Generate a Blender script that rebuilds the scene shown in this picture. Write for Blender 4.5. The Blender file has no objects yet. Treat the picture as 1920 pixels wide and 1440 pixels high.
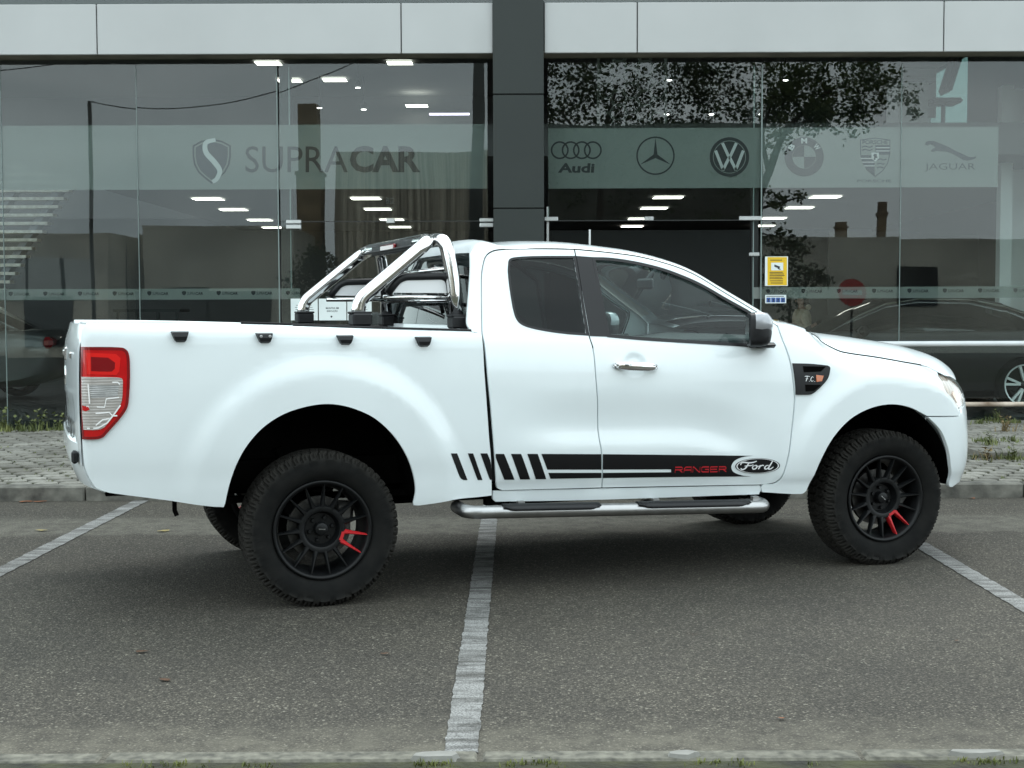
import bpy, math, random
from mathutils import Vector, Matrix
from mathutils.geometry import delaunay_2d_cdt
random.seed(7)
SC = bpy.context.scene
COL = SC.collection
PI = math.pi
# ------------------------------------------------------------------ camera
CAM_H, FPX = 1.452, 2600.0
pitch, roll = math.atan(140/FPX), math.radians(.2)
_f = Vector((0, math.cos(pitch), -math.sin(pitch))); _r0 = Vector((1, 0, 0)); _u0 = _r0.cross(_f)
_r = _r0*math.cos(roll) - _u0*math.sin(roll); _u = _r0*math.sin(roll) + _u0*math.cos(roll)
cam = bpy.data.objects.new('camera', bpy.data.cameras.new('camera')); COL.objects.link(cam)
cam.matrix_world = Matrix(((_r.x, _u.x, -_f.x, 0), (_r.y, _u.y, -_f.y, 0), (_r.z, _u.z, -_f.z, CAM_H), (0, 0, 0, 1)))
cam.data.sensor_width = 36; cam.data.lens = FPX/1920*36
cam.data.clip_start = .05; cam.data.clip_end = 3000
SC.camera = cam
def at(px, py, Y):
    """point of the plane y = Y that was measured at this place in the photograph"""
    v = _f + _r*((px-960)/FPX) - _u*((py-720)/FPX)
    t = Y/v.y
    return Vector((v.x*t, Y, CAM_H + v.z*t))
# ------------------------------------------------------------------ sky, sun, exposure
W = bpy.data.worlds.new('World'); SC.world = W; W.use_nodes = True
nt = W.node_tree; nt.nodes.clear()
def nd(t, typ, **kw):
    n = t.nodes.new(typ)
    for k, v in kw.items(): setattr(n, k, v)
    return n
SUN_EL, SUN_AZ = 52, 20          # veiled sun, high, a little behind the building
sky = nd(nt, 'ShaderNodeTexSky', sky_type='NISHITA', sun_disc=False, sun_elevation=math.radians(SUN_EL), sun_rotation=math.radians(SUN_AZ), air_density=1.5, dust_density=4, ozone_density=1)
tc = nd(nt, 'ShaderNodeTexCoord')
mp = nd(nt, 'ShaderNodeMapping'); mp.inputs['Scale'].default_value = (1, 1, 2.6)
nt.links.new(tc.outputs['Generated'], mp.inputs['Vector'])
cn = nd(nt, 'ShaderNodeTexNoise'); cn.inputs['Scale'].default_value = 2.6; cn.inputs['Detail'].default_value = 7; cn.inputs['Roughness'].default_value = .52; cn.inputs['Distortion'].default_value = .4
nt.links.new(mp.outputs['Vector'], cn.inputs['Vector'])
cr = nd(nt, 'ShaderNodeValToRGB')
cr.color_ramp.elements[0].position = .34; cr.color_ramp.elements[0].color = (12.9, 15.1, 15.9, 1)
cr.color_ramp.elements[1].position = .68; cr.color_ramp.elements[1].color = (20.3, 22.5, 23.0, 1)
nt.links.new(cn.outputs['Fac'], cr.inputs['Fac'])
mx = nd(nt, 'ShaderNodeMixRGB'); mx.inputs[0].default_value = .90
nt.links.new(sky.outputs['Color'], mx.inputs[1]); nt.links.new(cr.outputs['Color'], mx.inputs[2])
bg = nd(nt, 'ShaderNodeBackground'); bg.inputs['Strength'].default_value = .10
nt.links.new(mx.outputs[0], bg.inputs['Color'])
wo = nd(nt, 'ShaderNodeOutputWorld'); nt.links.new(bg.outputs[0], wo.inputs['Surface'])
sl = bpy.data.lights.new('sun', 'SUN'); sl.energy = .7; sl.angle = math.radians(28); sl.color = (1, .97, .93)
sun = bpy.data.objects.new('sun', sl); COL.objects.link(sun)
_sd = Vector((math.sin(math.radians(SUN_AZ))*math.cos(math.radians(SUN_EL)), math.cos(math.radians(SUN_AZ))*math.cos(math.radians(SUN_EL)), math.sin(math.radians(SUN_EL))))
sun.rotation_euler = _sd.to_track_quat('Z', 'Y').to_euler()
SC.view_settings.view_transform = 'Standard'; SC.view_settings.look = 'None'
SC.view_settings.exposure = .33; SC.view_settings.gamma = 1
SC.view_settings.use_curve_mapping = False
SC.render.engine = 'CYCLES'
SC.cycles.max_bounces = 10; SC.cycles.transparent_max_bounces = 24; SC.cycles.glossy_bounces = 5
# ------------------------------------------------------------------ object helpers
def tag(o, label=None, cat=None, group=None, kind=None):
    if label: o['label'] = label
    if cat: o['category'] = cat
    if group: o['group'] = group
    if kind: o['kind'] = kind
    return o
def link(name, me, mat=None, parent=None):
    if mat is not None and not me.materials:
        for m in (mat if isinstance(mat, (list, tuple)) else [mat]): me.materials.append(m)
    o = bpy.data.objects.new(name, me); COL.objects.link(o)
    if parent is not None: o.parent = parent
    return o
def mesh(name, vs, fs, mat, parent=None, smooth=False, normals=None, mi=None):
    me = bpy.data.meshes.new(name); me.from_pydata([tuple(v) for v in vs], [], fs); me.validate(); me.update()
    if smooth: me.polygons.foreach_set('use_smooth', [True]*len(me.polygons))
    if normals: me.normals_split_custom_set_from_vertices(normals)
    if mi and len(mi) == len(me.polygons): me.polygons.foreach_set('material_index', mi)
    return link(name, me, mat, parent)
def empty(name, loc=(0, 0, 0), rz=0, label=None, cat=None, group=None):
    o = bpy.data.objects.new(name, None); COL.objects.link(o); o.empty_display_size = .2
    o.location = loc; o.rotation_euler = (0, 0, rz)
    return tag(o, label, cat, group)
def struct(o): o['kind'] = 'structure'; return o
def copy_tree(o, parent=None):
    c = o.copy(); COL.objects.link(c)
    if parent is not None: c.parent = parent
    for ch in list(o.children): copy_tree(ch, c)
    return c
def cr_spline(pts, step, closed=False):
    """Catmull-Rom through 2-D/3-D points, resampled to about `step`"""
    P = [Vector(p) for p in pts]
    if len(P) == 2:
        n = max(1, round((P[1]-P[0]).length/step)); return [P[0].lerp(P[1], i/n) for i in range(n+1)]
    out = []
    for i in range(len(P)-1):
        a = P[i-1] if i else P[i]*2-P[i+1]; b, c = P[i], P[i+1]
        d = P[i+2] if i+2 < len(P) else c*2-b
        n = max(1, math.ceil((c-b).length/step))
        # centripetal-ish tangents limited by segment length
        L = (c-b).length
        m1 = (c-a)*(L/max(1e-9, (c-b).length+(b-a).length)); m2 = (d-b)*(L/max(1e-9, (d-c).length+L))
        for k in range(n):
            t = k/n
            out.append((2*t**3-3*t*t+1)*b + (t**3-2*t*t+t)*m1 + (3*t*t-2*t**3)*c + (t**3-t*t)*m2)
    out.append(P[-1]); return out
def inside(pt, poly):
    x, y = pt; r = False; j = len(poly)-1
    for i in range(len(poly)):
        xi, yi = poly[i]; xj, yj = poly[j]
        if (yi > y) != (yj > y) and x < (xj-xi)*(y-yi)/(yj-yi)+xi: r = not r
        j = i
    return r
def inset(poly, d):
    """offset a closed polygon inwards by d"""
    n = len(poly); A = sum(poly[i][0]*poly[(i+1) % n][1]-poly[(i+1) % n][0]*poly[i][1] for i in range(n))
    sg = 1 if A > 0 else -1; out = []
    for i in range(n):
        p, q, r = Vector(poly[i-1]), Vector(poly[i]), Vector(poly[(i+1) % n])
        e1 = (q-p); e2 = (r-q)
        if e1.length < 1e-9 or e2.length < 1e-9: out.append(tuple(q)); continue
        e1.normalize(); e2.normalize()
        n1 = Vector((-e1.y, e1.x))*sg; n2 = Vector((-e2.y, e2.x))*sg
        m = n1+n2; k = m.dot(n1)
        if m.length < 1e-6: out.append(tuple(q+n1*d)); continue
        m = m/max(k, .35); out.append((q.x+m.x*d, q.y+m.y*d))
    return out
def tri2d(outline, holes=(), step=None):
    """triangulate a polygon with holes, optional interior grid; returns verts2d, tris"""
    vs = []; es = []
    for lp in [outline]+list(holes):
        b = len(vs); vs += [Vector(p) for p in lp]; es += [(b+i, b+(i+1) % len(lp)) for i in range(len(lp))]
    nb = len(vs)
    if step:
        xs = [p[0] for p in outline]; ys = [p[1] for p in outline]
        r = 0; y = min(ys)+step*.5
        bd = [Vector(p) for p in vs]
        cells = {}
        for p in bd: cells.setdefault((int(p.x//step), int(p.y//step)), []).append(p)
        while y < max(ys):
            x = min(xs)+step*(.5 if r % 2 else 0)
            while x < max(xs):
                if inside((x, y), outline) and not any(inside((x, y), h) for h in holes):
                    ci, cj = int(x//step), int(y//step); ok = True
                    for di in (-1, 0, 1):
                        for dj in (-1, 0, 1):
                            for p in cells.get((ci+di, cj+dj), ()):
                                if (p.x-x)**2+(p.y-y)**2 < (step*.45)**2: ok = False
                    if ok: vs.append(Vector((x, y)))
                x += step
            y += step*.866; r += 1
    res = delaunay_2d_cdt(vs, es, [], 0, 1e-7)
    V = res[0]; T = []
    for f in res[2]:
        for k in range(1, len(f)-1):
            t = (f[0], f[k], f[k+1]); c = (V[t[0]]+V[t[1]]+V[t[2]])/3
            if inside(c, outline) and not any(inside(c, h) for h in holes):
                a = (V[t[1]]-V[t[0]]).cross(V[t[2]]-V[t[0]])
                T.append(t if a > 0 else (t[0], t[2], t[1]))
    return V, T
class MB:
    def __init__(s): s.v = []; s.f = []; s.m = []; s.mi = 0
    def add(s, vs, fs):
        b = len(s.v); s.v += [Vector(v) for v in vs]; s.f += [tuple(i+b for i in f) for f in fs]; s.m += [s.mi]*len(fs); return s
    def box(s, c, d, bev=0, rz=0, M=None):
        x, y, z = (k/2 for k in d); vs = []; fs = []
        if bev <= 0:
            vs = [(i*x, j*y, k*z) for k in (-1, 1) for j in (-1, 1) for i in (-1, 1)]
            fs = [(0, 2, 3, 1), (4, 5, 7, 6), (0, 1, 5, 4), (2, 6, 7, 3), (0, 4, 6, 2), (1, 3, 7, 5)]
        else:
            b = min(bev, x, y, z)
            idx = {}
            for i in (-1, 1):
                for j in (-1, 1):
                    for k in (-1, 1):
                        for ax in range(3):
                            p = [i*(x-b), j*(y-b), k*(z-b)]; p[ax] = (i*x, j*y, k*z)[ax]
                            idx[(i, j, k, ax)] = len(vs); vs.append(p)
            for ax in range(3):
                a1, a2 = (ax+1) % 3, (ax+2) % 3
                for sg in (-1, 1):
                    q = []
                    for u, w in ((-1, -1), (1, -1), (1, 1), (-1, 1)):
                        t = [0, 0, 0]; t[ax] = sg; t[a1] = u; t[a2] = w; q.append(idx[(*t, ax)])
                    fs.append(tuple(q if sg > 0 else q[::-1]))
                for u in (-1, 1):
                    for w in (-1, 1):
                        q = []
                        for sg in (-1, 1):
                            t = [0, 0, 0]; t[ax] = sg; t[a1] = u; t[a2] = w; q.append((idx[(*t, a1)], idx[(*t, a2)]))
                        fs.append((q[0][0], q[0][1], q[1][1], q[1][0]) if u*w < 0 else (q[0][1], q[0][0], q[1][0], q[1][1]))
            for i in (-1, 1):
                for j in (-1, 1):
                    for k in (-1, 1):
                        t = (idx[(i, j, k, 0)], idx[(i, j, k, 1)], idx[(i, j, k, 2)])
                        fs.append(t if i*j*k > 0 else t[::-1])
        R = M if M is not None else Matrix.Rotation(rz, 4, 'Z')
        return s.add([R @ Vector(v)+Vector(c) for v in vs], fs)
    def tube(s, path, r, n=10, caps=True, closed=False):
        P = [Vector(p) for p in path]; N = len(P)
        rs = r if isinstance(r, (list, tuple)) else [r]*N
        vs = []; fs = []; up = None
        for i in range(N):
            if closed: t = P[(i+1) % N]-P[i-1]
            else: t = P[min(i+1, N-1)]-P[max(i-1, 0)]
            t.normalize()
            if up is None:
                up = Vector((0, 0, 1)) if abs(t.z) < .9 else Vector((1, 0, 0))
            up = up-t*up.dot(t); up.normalize(); sd = t.cross(up)
            for k in range(n):
                a = 2*PI*k/n; vs.append(P[i]+(up*math.cos(a)+sd*math.sin(a))*rs[i])
        M = N if closed else N-1
        for i in range(M):
            for k in range(n):
                a = i*n+k; b = i*n+(k+1) % n; c = ((i+1) % N)*n+(k+1) % n; d = ((i+1) % N)*n+k
                fs.append((a, d, c, b))
        if caps and not closed: fs += [tuple(range(n)), tuple(range((N-1)*n, N*n))[::-1]]
        return s.add(vs, fs)
    def lathe(s, prof, n=32, axis='Y', c=(0, 0, 0)):
        """prof: (radius, along-axis)"""
        vs = []; fs = []; c = Vector(c); m = len(prof)
        for k in range(n):
            a = 2*PI*k/n
            for r, h in prof:
                x, y = r*math.cos(a), r*math.sin(a)
                vs.append(c+Vector({'Y': (x, h, y), 'Z': (x, y, h), 'X': (h, x, y)}[axis]))
        for k in range(n):
            for i in range(m-1):
                a = k*m+i; b = ((k+1) % n)*m+i
                fs.append((a, b, b+1, a+1))
        return s.add(vs, fs)
    def prism(s, poly, fn, d0, d1):
        """poly in 2-D, fn(u, v, d) -> 3-D; closed prism between depths d0 and d1"""
        V, T = tri2d(poly); n = len(V)
        vs = [fn(p.x, p.y, d0) for p in V]+[fn(p.x, p.y, d1) for p in V]
        fs = list(T)+[(a+n, c+n, b+n) for a, b, c in T]
        m = len(poly); b = len(vs)
        vs += [fn(p[0], p[1], d0) for p in poly]+[fn(p[0], p[1], d1) for p in poly]
        fs += [(b+i, b+m+i, b+m+(i+1) % m, b+(i+1) % m) for i in range(m)]
        return s.add(vs, fs)
    def build(s, name, mat, parent=None, smooth=False, angle=None):
        o = mesh(name, s.v, s.f, mat, parent, smooth or angle is not None, mi=s.m)
        if angle is not None: o.data.set_sharp_from_angle(angle=math.radians(angle))
        return o
def ribbon(path, w, closed=False):
    """flat stroke of width w (number or list) along a 2-D path -> quads (v2d, faces)"""
    P = [Vector(p) for p in path]; N = len(P); vs = []; fs = []
    for i in range(N):
        t = (P[(i+1) % N]-P[i-1]) if closed else (P[min(i+1, N-1)]-P[max(i-1, 0)])
        t.normalize(); n = Vector((-t.y, t.x)); ww = (w[i] if isinstance(w, (list, tuple)) else w)/2
        vs += [P[i]+n*ww, P[i]-n*ww]
    for i in range(N if closed else N-1):
        a = 2*i; b = 2*((i+1) % N); fs.append((a, a+1, b+1, b))
    return vs, fs
def circ(cx, cy, r, n=40, ry=None, a0=0, a1=2*PI):
    full = abs(a1-a0-2*PI) < 1e-6
    return [Vector((cx+r*math.cos(a0+(a1-a0)*i/(n if full else n-1)), cy+(ry or r)*math.sin(a0+(a1-a0)*i/(n if full else n-1)))) for i in range(n)]
_tx = {}
def text2d(s, size=1, bold=0.0, shear=0.0, xs=1.0, space=1.0):
    """outline letters as 2-D triangles, left baseline at the origin"""
    cu = bpy.data.curves.new('letters', 'FONT'); cu.body = s; cu.size = size; cu.offset = bold*size; cu.shear = shear; cu.space_character = space
    cu.resolution_u = 3
    o = bpy.data.objects.new('letters', cu); COL.objects.link(o)
    dg = bpy.context.evaluated_depsgraph_get(); me = bpy.data.meshes.new_from_object(o.evaluated_get(dg))
    vs = [Vector((v.co.x*xs, v.co.y)) for v in me.vertices]; fs = [tuple(p.vertices) for p in me.polygons]
    bpy.data.objects.remove(o); bpy.data.curves.remove(cu); bpy.data.meshes.remove(me)
    return vs, fs
def fit2d(vf, x0, x1, y0, y1):
    """stretch flat letters into a box"""
    vs, fs = vf; a = min(v.x for v in vs); b = max(v.x for v in vs); c = min(v.y for v in vs); d = max(v.y for v in vs)
    return [Vector((x0+(v.x-a)/(b-a)*(x1-x0), y0+(v.y-c)/(d-c)*(y1-y0))) for v in vs], fs
# ------------------------------------------------------------------ materials
def mat(name):
    m = bpy.data.materials.new(name); m.use_nodes = True; t = m.node_tree; t.nodes.clear()
    o = nd(t, 'ShaderNodeOutputMaterial'); return m, t, o
def pm(name, col, rough=.5, metal=0, coat=0, spec=.5, noise=None, bump=None, emit=None, coat_r=.03, tint=None, aniso=0):
    """Principled; noise=(scale, amount) varies the colour, bump=(scale, strength, distance)"""
    m, t, o = mat(name); p = nd(t, 'ShaderNodeBsdfPrincipled'); t.links.new(p.outputs[0], o.inputs['Surface'])
    p.inputs['Base Color'].default_value = (*col, 1); p.inputs['Roughness'].default_value = rough; p.inputs['Metallic'].default_value = metal
    p.inputs['Coat Weight'].default_value = coat; p.inputs['Coat Roughness'].default_value = coat_r; p.inputs['Specular IOR Level'].default_value = spec
    if emit: p.inputs['Emission Color'].default_value = (*emit[:3], 1); p.inputs['Emission Strength'].default_value = emit[3]
    if noise or bump:
        c = nd(t, 'ShaderNodeTexCoord')
    if noise:
        n = nd(t, 'ShaderNodeTexNoise'); n.inputs['Scale'].default_value = noise[0]; n.inputs['Detail'].default_value = 6; t.links.new(c.outputs['Object'], n.inputs['Vector'])
        r = nd(t, 'ShaderNodeValToRGB'); k = noise[1]; c2 = tint or col
        r.color_ramp.elements[0].position = .3; r.color_ramp.elements[0].color = (*[x*(1-k) for x in col], 1)
        r.color_ramp.elements[1].position = .7; r.color_ramp.elements[1].color = (*[min(1, x*(1+k)) for x in c2], 1)
        t.links.new(n.outputs['Fac'], r.inputs['Fac']); t.links.new(r.outputs['Color'], p.inputs['Base Color'])
        mr = nd(t, 'ShaderNodeMapRange'); mr.inputs['To Min'].default_value = max(0, rough*.8); mr.inputs['To Max'].default_value = min(1, rough*1.25)
        t.links.new(n.outputs['Fac'], mr.inputs['Value']); t.links.new(mr.outputs[0], p.inputs['Roughness'])
    if bump:
        n2 = nd(t, 'ShaderNodeTexNoise'); n2.inputs['Scale'].default_value = bump[0]; n2.inputs['Detail'].default_value = 4; t.links.new(c.outputs['Object'], n2.inputs['Vector'])
        b = nd(t, 'ShaderNodeBump'); b.inputs['Strength'].default_value = bump[1]; b.inputs['Distance'].default_value = bump[2]
        t.links.new(n2.outputs['Fac'], b.inputs['Height']); t.links.new(b.outputs[0], p.inputs['Normal'])
    return m
def glass(name, tint, f0=.045, rough=0.0, wave=None):
    """pane: clear tinted straight-through part plus a Schlick mirror part, both faces alike"""
    m, t, o = mat(name)
    lw = nd(t, 'ShaderNodeLayerWeight'); lw.inputs['Blend'].default_value = .5
    pw = nd(t, 'ShaderNodeMath', operation='POWER'); pw.inputs[1].default_value = 5; t.links.new(lw.outputs['Facing'], pw.inputs[0])
    ma = nd(t, 'ShaderNodeMath', operation='MULTIPLY_ADD'); ma.inputs[1].default_value = 1-f0; ma.inputs[2].default_value = f0; t.links.new(pw.outputs[0], ma.inputs[0])
    tr = nd(t, 'ShaderNodeBsdfTransparent'); tr.inputs['Color'].default_value = (*tint, 1)
    gl = nd(t, 'ShaderNodeBsdfGlossy'); gl.inputs['Roughness'].default_value = rough; gl.inputs['Color'].default_value = (1, 1, 1, 1)
    if wave:
        c = nd(t, 'ShaderNodeTexCoord'); n = nd(t, 'ShaderNodeTexNoise'); n.inputs['Scale'].default_value = wave[0]; n.inputs['Detail'].default_value = 1
        t.links.new(c.outputs['Object'], n.inputs['Vector'])
        b = nd(t, 'ShaderNodeBump'); b.inputs['Strength'].default_value = 1; b.inputs['Distance'].default_value = wave[1]
        t.links.new(n.outputs['Fac'], b.inputs['Height']); t.links.new(b.outputs[0], gl.inputs['Normal'])
    mxs = nd(t, 'ShaderNodeMixShader'); t.links.new(ma.outputs[0], mxs.inputs[0]); t.links.new(tr.outputs[0], mxs.inputs[1]); t.links.new(gl.outputs[0], mxs.inputs[2])
    t.links.new(mxs.outputs[0], o.inputs['Surface']); return m
def emit(name, col, st):
    m, t, o = mat(name); e = nd(t, 'ShaderNodeEmission'); e.inputs['Color'].default_value = (*col, 1); e.inputs['Strength'].default_value = st
    t.links.new(e.outputs[0], o.inputs['Surface']); return m
# ================================================================== ground
def asphalt():
    m, t, o = mat('asphalt'); p = nd(t, 'ShaderNodeBsdfPrincipled'); t.links.new(p.outputs[0], o.inputs['Surface'])
    c = nd(t, 'ShaderNodeTexCoord')
    def noise(s, d=6, r=.55):
        n = nd(t, 'ShaderNodeTexNoise'); n.inputs['Scale'].default_value = s; n.inputs['Detail'].default_value = d; n.inputs['Roughness'].default_value = r
        t.links.new(c.outputs['Object'], n.inputs['Vector']); return n
    def ramp(src, els):
        r = nd(t, 'ShaderNodeValToRGB'); e = r.color_ramp.elements
        while len(e) < len(els): e.new(.5)
        for k, (ps, cl) in enumerate(els): e[k].position = ps; e[k].color = (*cl, 1) if len(cl) == 3 else cl
        t.links.new(src, r.inputs[0]); return r
    def mixc(fac, a, b, mode='MIX'):
        x = nd(t, 'ShaderNodeMixRGB', blend_type=mode)
        if isinstance(fac, (int, float)): x.inputs[0].default_value = fac
        else: t.links.new(fac, x.inputs[0])
        for i, v in ((1, a), (2, b)):
            if isinstance(v, tuple): x.inputs[i].default_value = (*v, 1)
            else: t.links.new(v, x.inputs[i])
        return x.outputs[0]
    # aggregate: small stones of different tone set in bitumen
    v = nd(t, 'ShaderNodeTexVoronoi', feature='F1'); v.inputs['Scale'].default_value = 128; t.links.new(c.outputs['Object'], v.inputs['Vector'])
    sep = nd(t, 'ShaderNodeSeparateColor'); t.links.new(v.outputs['Color'], sep.inputs[0])
    stone = ramp(sep.outputs[0], [(0, (.045, .0405, .0325)), (.45, (.073, .0660, .0540)), (.80, (.106, .0960, .0790)), (.93, (.155, .142, .117)), (1, (.25, .23, .19))])
    gap = ramp(v.outputs['Distance'], [(.25, (1, 1, 1)), (.62, (.32, .32, .32))])
    col = mixc(.85, stone.outputs[0], gap.outputs[0], 'MULTIPLY')
    v2 = nd(t, 'ShaderNodeTexVoronoi', feature='F1'); v2.inputs['Scale'].default_value = 45; t.links.new(c.outputs['Object'], v2.inputs['Vector'])
    sp2 = nd(t, 'ShaderNodeSeparateColor'); t.links.new(v2.outputs['Color'], sp2.inputs[0])
    lm = ramp(sp2.outputs[1], [(.93, (0, 0, 0)), (.95, (1, 1, 1))]); ld = ramp(v2.outputs['Distance'], [(.22, (1, 1, 1)), (.30, (0, 0, 0))])
    mm = nd(t, 'ShaderNodeMath', operation='MULTIPLY'); t.links.new(lm.outputs[0], mm.inputs[0]); t.links.new(ld.outputs[0], mm.inputs[1])
    col = mixc(mm.outputs[0], col, (.20, .19, .16))
    # broad patches of wear and dust
    n1 = noise(.55, 8, .6); w = ramp(n1.outputs['Fac'], [(.32, (.80, .80, .79)), (.68, (1.22, 1.21, 1.17))]); col = mixc(1.0, col, w.outputs[0], 'MULTIPLY')
    n3 = noise(4.5, 6, .6); w3 = ramp(n3.outputs['Fac'], [(.3, (.90, .90, .91)), (.7, (1.10, 1.10, 1.08))]); col = mixc(1.0, col, w3.outputs[0], 'MULTIPLY')
    sx = nd(t, 'ShaderNodeSeparateXYZ'); t.links.new(c.outputs['Object'], sx.inputs[0])
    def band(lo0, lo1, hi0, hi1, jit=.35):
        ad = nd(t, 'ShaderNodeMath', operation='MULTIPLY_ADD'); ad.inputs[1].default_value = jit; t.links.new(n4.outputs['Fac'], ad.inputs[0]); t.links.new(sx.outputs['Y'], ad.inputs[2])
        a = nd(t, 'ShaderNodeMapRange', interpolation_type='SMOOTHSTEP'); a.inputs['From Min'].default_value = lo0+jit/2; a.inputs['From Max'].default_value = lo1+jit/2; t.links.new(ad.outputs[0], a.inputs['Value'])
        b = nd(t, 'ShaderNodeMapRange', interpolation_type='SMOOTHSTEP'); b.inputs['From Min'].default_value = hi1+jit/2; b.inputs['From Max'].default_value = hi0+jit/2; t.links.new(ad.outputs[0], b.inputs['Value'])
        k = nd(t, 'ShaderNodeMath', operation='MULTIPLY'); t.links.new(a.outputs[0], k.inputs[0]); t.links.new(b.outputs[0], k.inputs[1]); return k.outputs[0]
    n4 = noise(3.2, 7, .65)
    n5 = noise(9, 6, .6); st = ramp(n5.outputs['Fac'], [(.38, (0, 0, 0)), (.62, (1, 1, 1))])
    # silt washed against the near kerb and into the dip before the far one
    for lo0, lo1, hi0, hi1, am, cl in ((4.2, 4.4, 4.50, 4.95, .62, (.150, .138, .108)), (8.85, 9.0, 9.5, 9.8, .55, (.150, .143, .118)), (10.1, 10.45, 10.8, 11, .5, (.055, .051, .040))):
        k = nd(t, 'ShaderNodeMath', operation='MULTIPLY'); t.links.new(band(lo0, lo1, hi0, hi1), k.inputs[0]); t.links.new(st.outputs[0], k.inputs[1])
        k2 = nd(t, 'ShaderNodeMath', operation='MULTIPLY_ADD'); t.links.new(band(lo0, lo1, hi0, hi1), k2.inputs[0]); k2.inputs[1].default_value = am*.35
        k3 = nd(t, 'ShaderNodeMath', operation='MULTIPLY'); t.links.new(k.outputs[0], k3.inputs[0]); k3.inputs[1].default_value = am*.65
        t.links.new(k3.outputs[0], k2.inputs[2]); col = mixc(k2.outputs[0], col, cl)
    # a few rusty stains
    v3 = nd(t, 'ShaderNodeTexVoronoi', feature='F1'); v3.inputs['Scale'].default_value = .95; t.links.new(c.outputs['Object'], v3.inputs['Vector'])
    ad = nd(t, 'ShaderNodeMath', operation='MULTIPLY_ADD'); ad.inputs[1].default_value = .12; t.links.new(n5.outputs['Fac'], ad.inputs[0]); t.links.new(v3.outputs['Distance'], ad.inputs[2])
    rs = ramp(ad.outputs[0], [(.085, (.7, .7, .7)), (.105, (0, 0, 0))])
    col = mixc(rs.outputs[0], col, (.032, .020, .013))
    t.links.new(col, p.inputs['Base Color'])
    p.inputs['Roughness'].default_value = .82; p.inputs['Specular IOR Level'].default_value = .35
    b = nd(t, 'ShaderNodeBump'); b.inputs['Strength'].default_value = .75; b.inputs['Distance'].default_value = .0045; b.invert = True
    t.links.new(v.outputs['Distance'], b.inputs['Height']); t.links.new(b.outputs[0], p.inputs['Normal'])
    return m
GRD = struct(mesh('ground', [(-900, -900, 0), (900, -900, 0), (900, 900, 0), (-900, 900, 0)], [(0, 1, 2, 3)], asphalt()))
def line_paint():
    m, t, o = mat('worn_white_paint'); p = nd(t, 'ShaderNodeBsdfPrincipled'); p.inputs['Roughness'].default_value = .75
    c = nd(t, 'ShaderNodeTexCoord'); mpn = nd(t, 'ShaderNodeMapping'); mpn.inputs['Scale'].default_value = (2.5, 11, 1); t.links.new(c.outputs['Object'], mpn.inputs[0])
    n = nd(t, 'ShaderNodeTexNoise'); n.inputs['Scale'].default_value = 1.3; n.inputs['Detail'].default_value = 9; n.inputs['Roughness'].default_value = .68; t.links.new(mpn.outputs[0], n.inputs['Vector'])
    r = nd(t, 'ShaderNodeValToRGB'); r.color_ramp.elements[0].position = .38; r.color_ramp.elements[0].color = (.085, .083, .076, 1); r.color_ramp.elements[1].position = .56; r.color_ramp.elements[1].color = (.285, .285, .275, 1)
    t.links.new(n.outputs['Fac'], r.inputs[0])
    v = nd(t, 'ShaderNodeTexVoronoi'); v.inputs['Scale'].default_value = 130; t.links.new(c.outputs['Object'], v.inputs['Vector'])
    g = nd(t, 'ShaderNodeValToRGB'); g.color_ramp.elements[0].position = .35; g.color_ramp.elements[1].position = .7; g.color_ramp.elements[0].color = (1, 1, 1, 1); g.color_ramp.elements[1].color = (.5, .5, .5, 1); t.links.new(v.outputs['Distance'], g.inputs[0])
    mx_ = nd(t, 'ShaderNodeMixRGB', blend_type='MULTIPLY'); mx_.inputs[0].default_value = 1; t.links.new(r.outputs[0], mx_.inputs[1]); t.links.new(g.outputs[0], mx_.inputs[2])
    # thin cracks right across the paint where the asphalt shows through
    w = nd(t, 'ShaderNodeTexNoise'); w.inputs['Scale'].default_value = 1; w.inputs['Detail'].default_value = 3
    mp2 = nd(t, 'ShaderNodeMapping'); mp2.inputs['Scale'].default_value = (3, 16, 1); t.links.new(c.outputs['Object'], mp2.inputs[0]); t.links.new(mp2.outputs[0], w.inputs['Vector'])
    wr = nd(t, 'ShaderNodeValToRGB'); e = wr.color_ramp.elements; e[0].position = .485; e[0].color = (1, 1, 1, 1); e[1].position = .5; e[1].color = (.35, .35, .34, 1); e2 = e.new(.515); e2.color = (1, 1, 1, 1)
    t.links.new(w.outputs['Fac'], wr.inputs[0])
    m3 = nd(t, 'ShaderNodeMixRGB', blend_type='MULTIPLY'); m3.inputs[0].default_value = 1; t.links.new(mx_.outputs[0], m3.inputs[1]); t.links.new(wr.outputs[0], m3.inputs[2])
    t.links.new(m3.outputs[0], p.inputs['Base Color'])
    b = nd(t, 'ShaderNodeBump'); b.inputs['Strength'].default_value = .5; b.inputs['Distance'].default_value = .004; b.invert = True; t.links.new(v.outputs['Distance'], b.inputs['Height']); t.links.new(b.outputs[0], p.inputs['Normal'])
    t.links.new(p.outputs[0], o.inputs['Surface']); return m
M_LINE = line_paint()
def marking(x0, x1, y0, y1, w=.112):
    n = 160; vs = []; rr = random.Random(int(x0*100))
    for i in range(n+1):
        t = i/n; y = y0+(y1-y0)*t; x = x0+(x1-x0)*t
        vs += [(x-w/2+rr.uniform(-.004, .004), y, .004), (x+w/2+rr.uniform(-.004, .004), y, .004)]
    return struct(mesh('parking_line', vs, [(2*i, 2*i+1, 2*i+3, 2*i+2) for i in range(n)], M_LINE))
marking(-2.875, -2.838, 4.6, 10.53); marking(-.172, -.160, 4.47, 10.53); marking(2.470, 2.52, 4.6, 10.53); marking(-5.55, -5.53, 4.6, 10.53); marking(5.16, 5.2, 4.6, 10.53)
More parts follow.
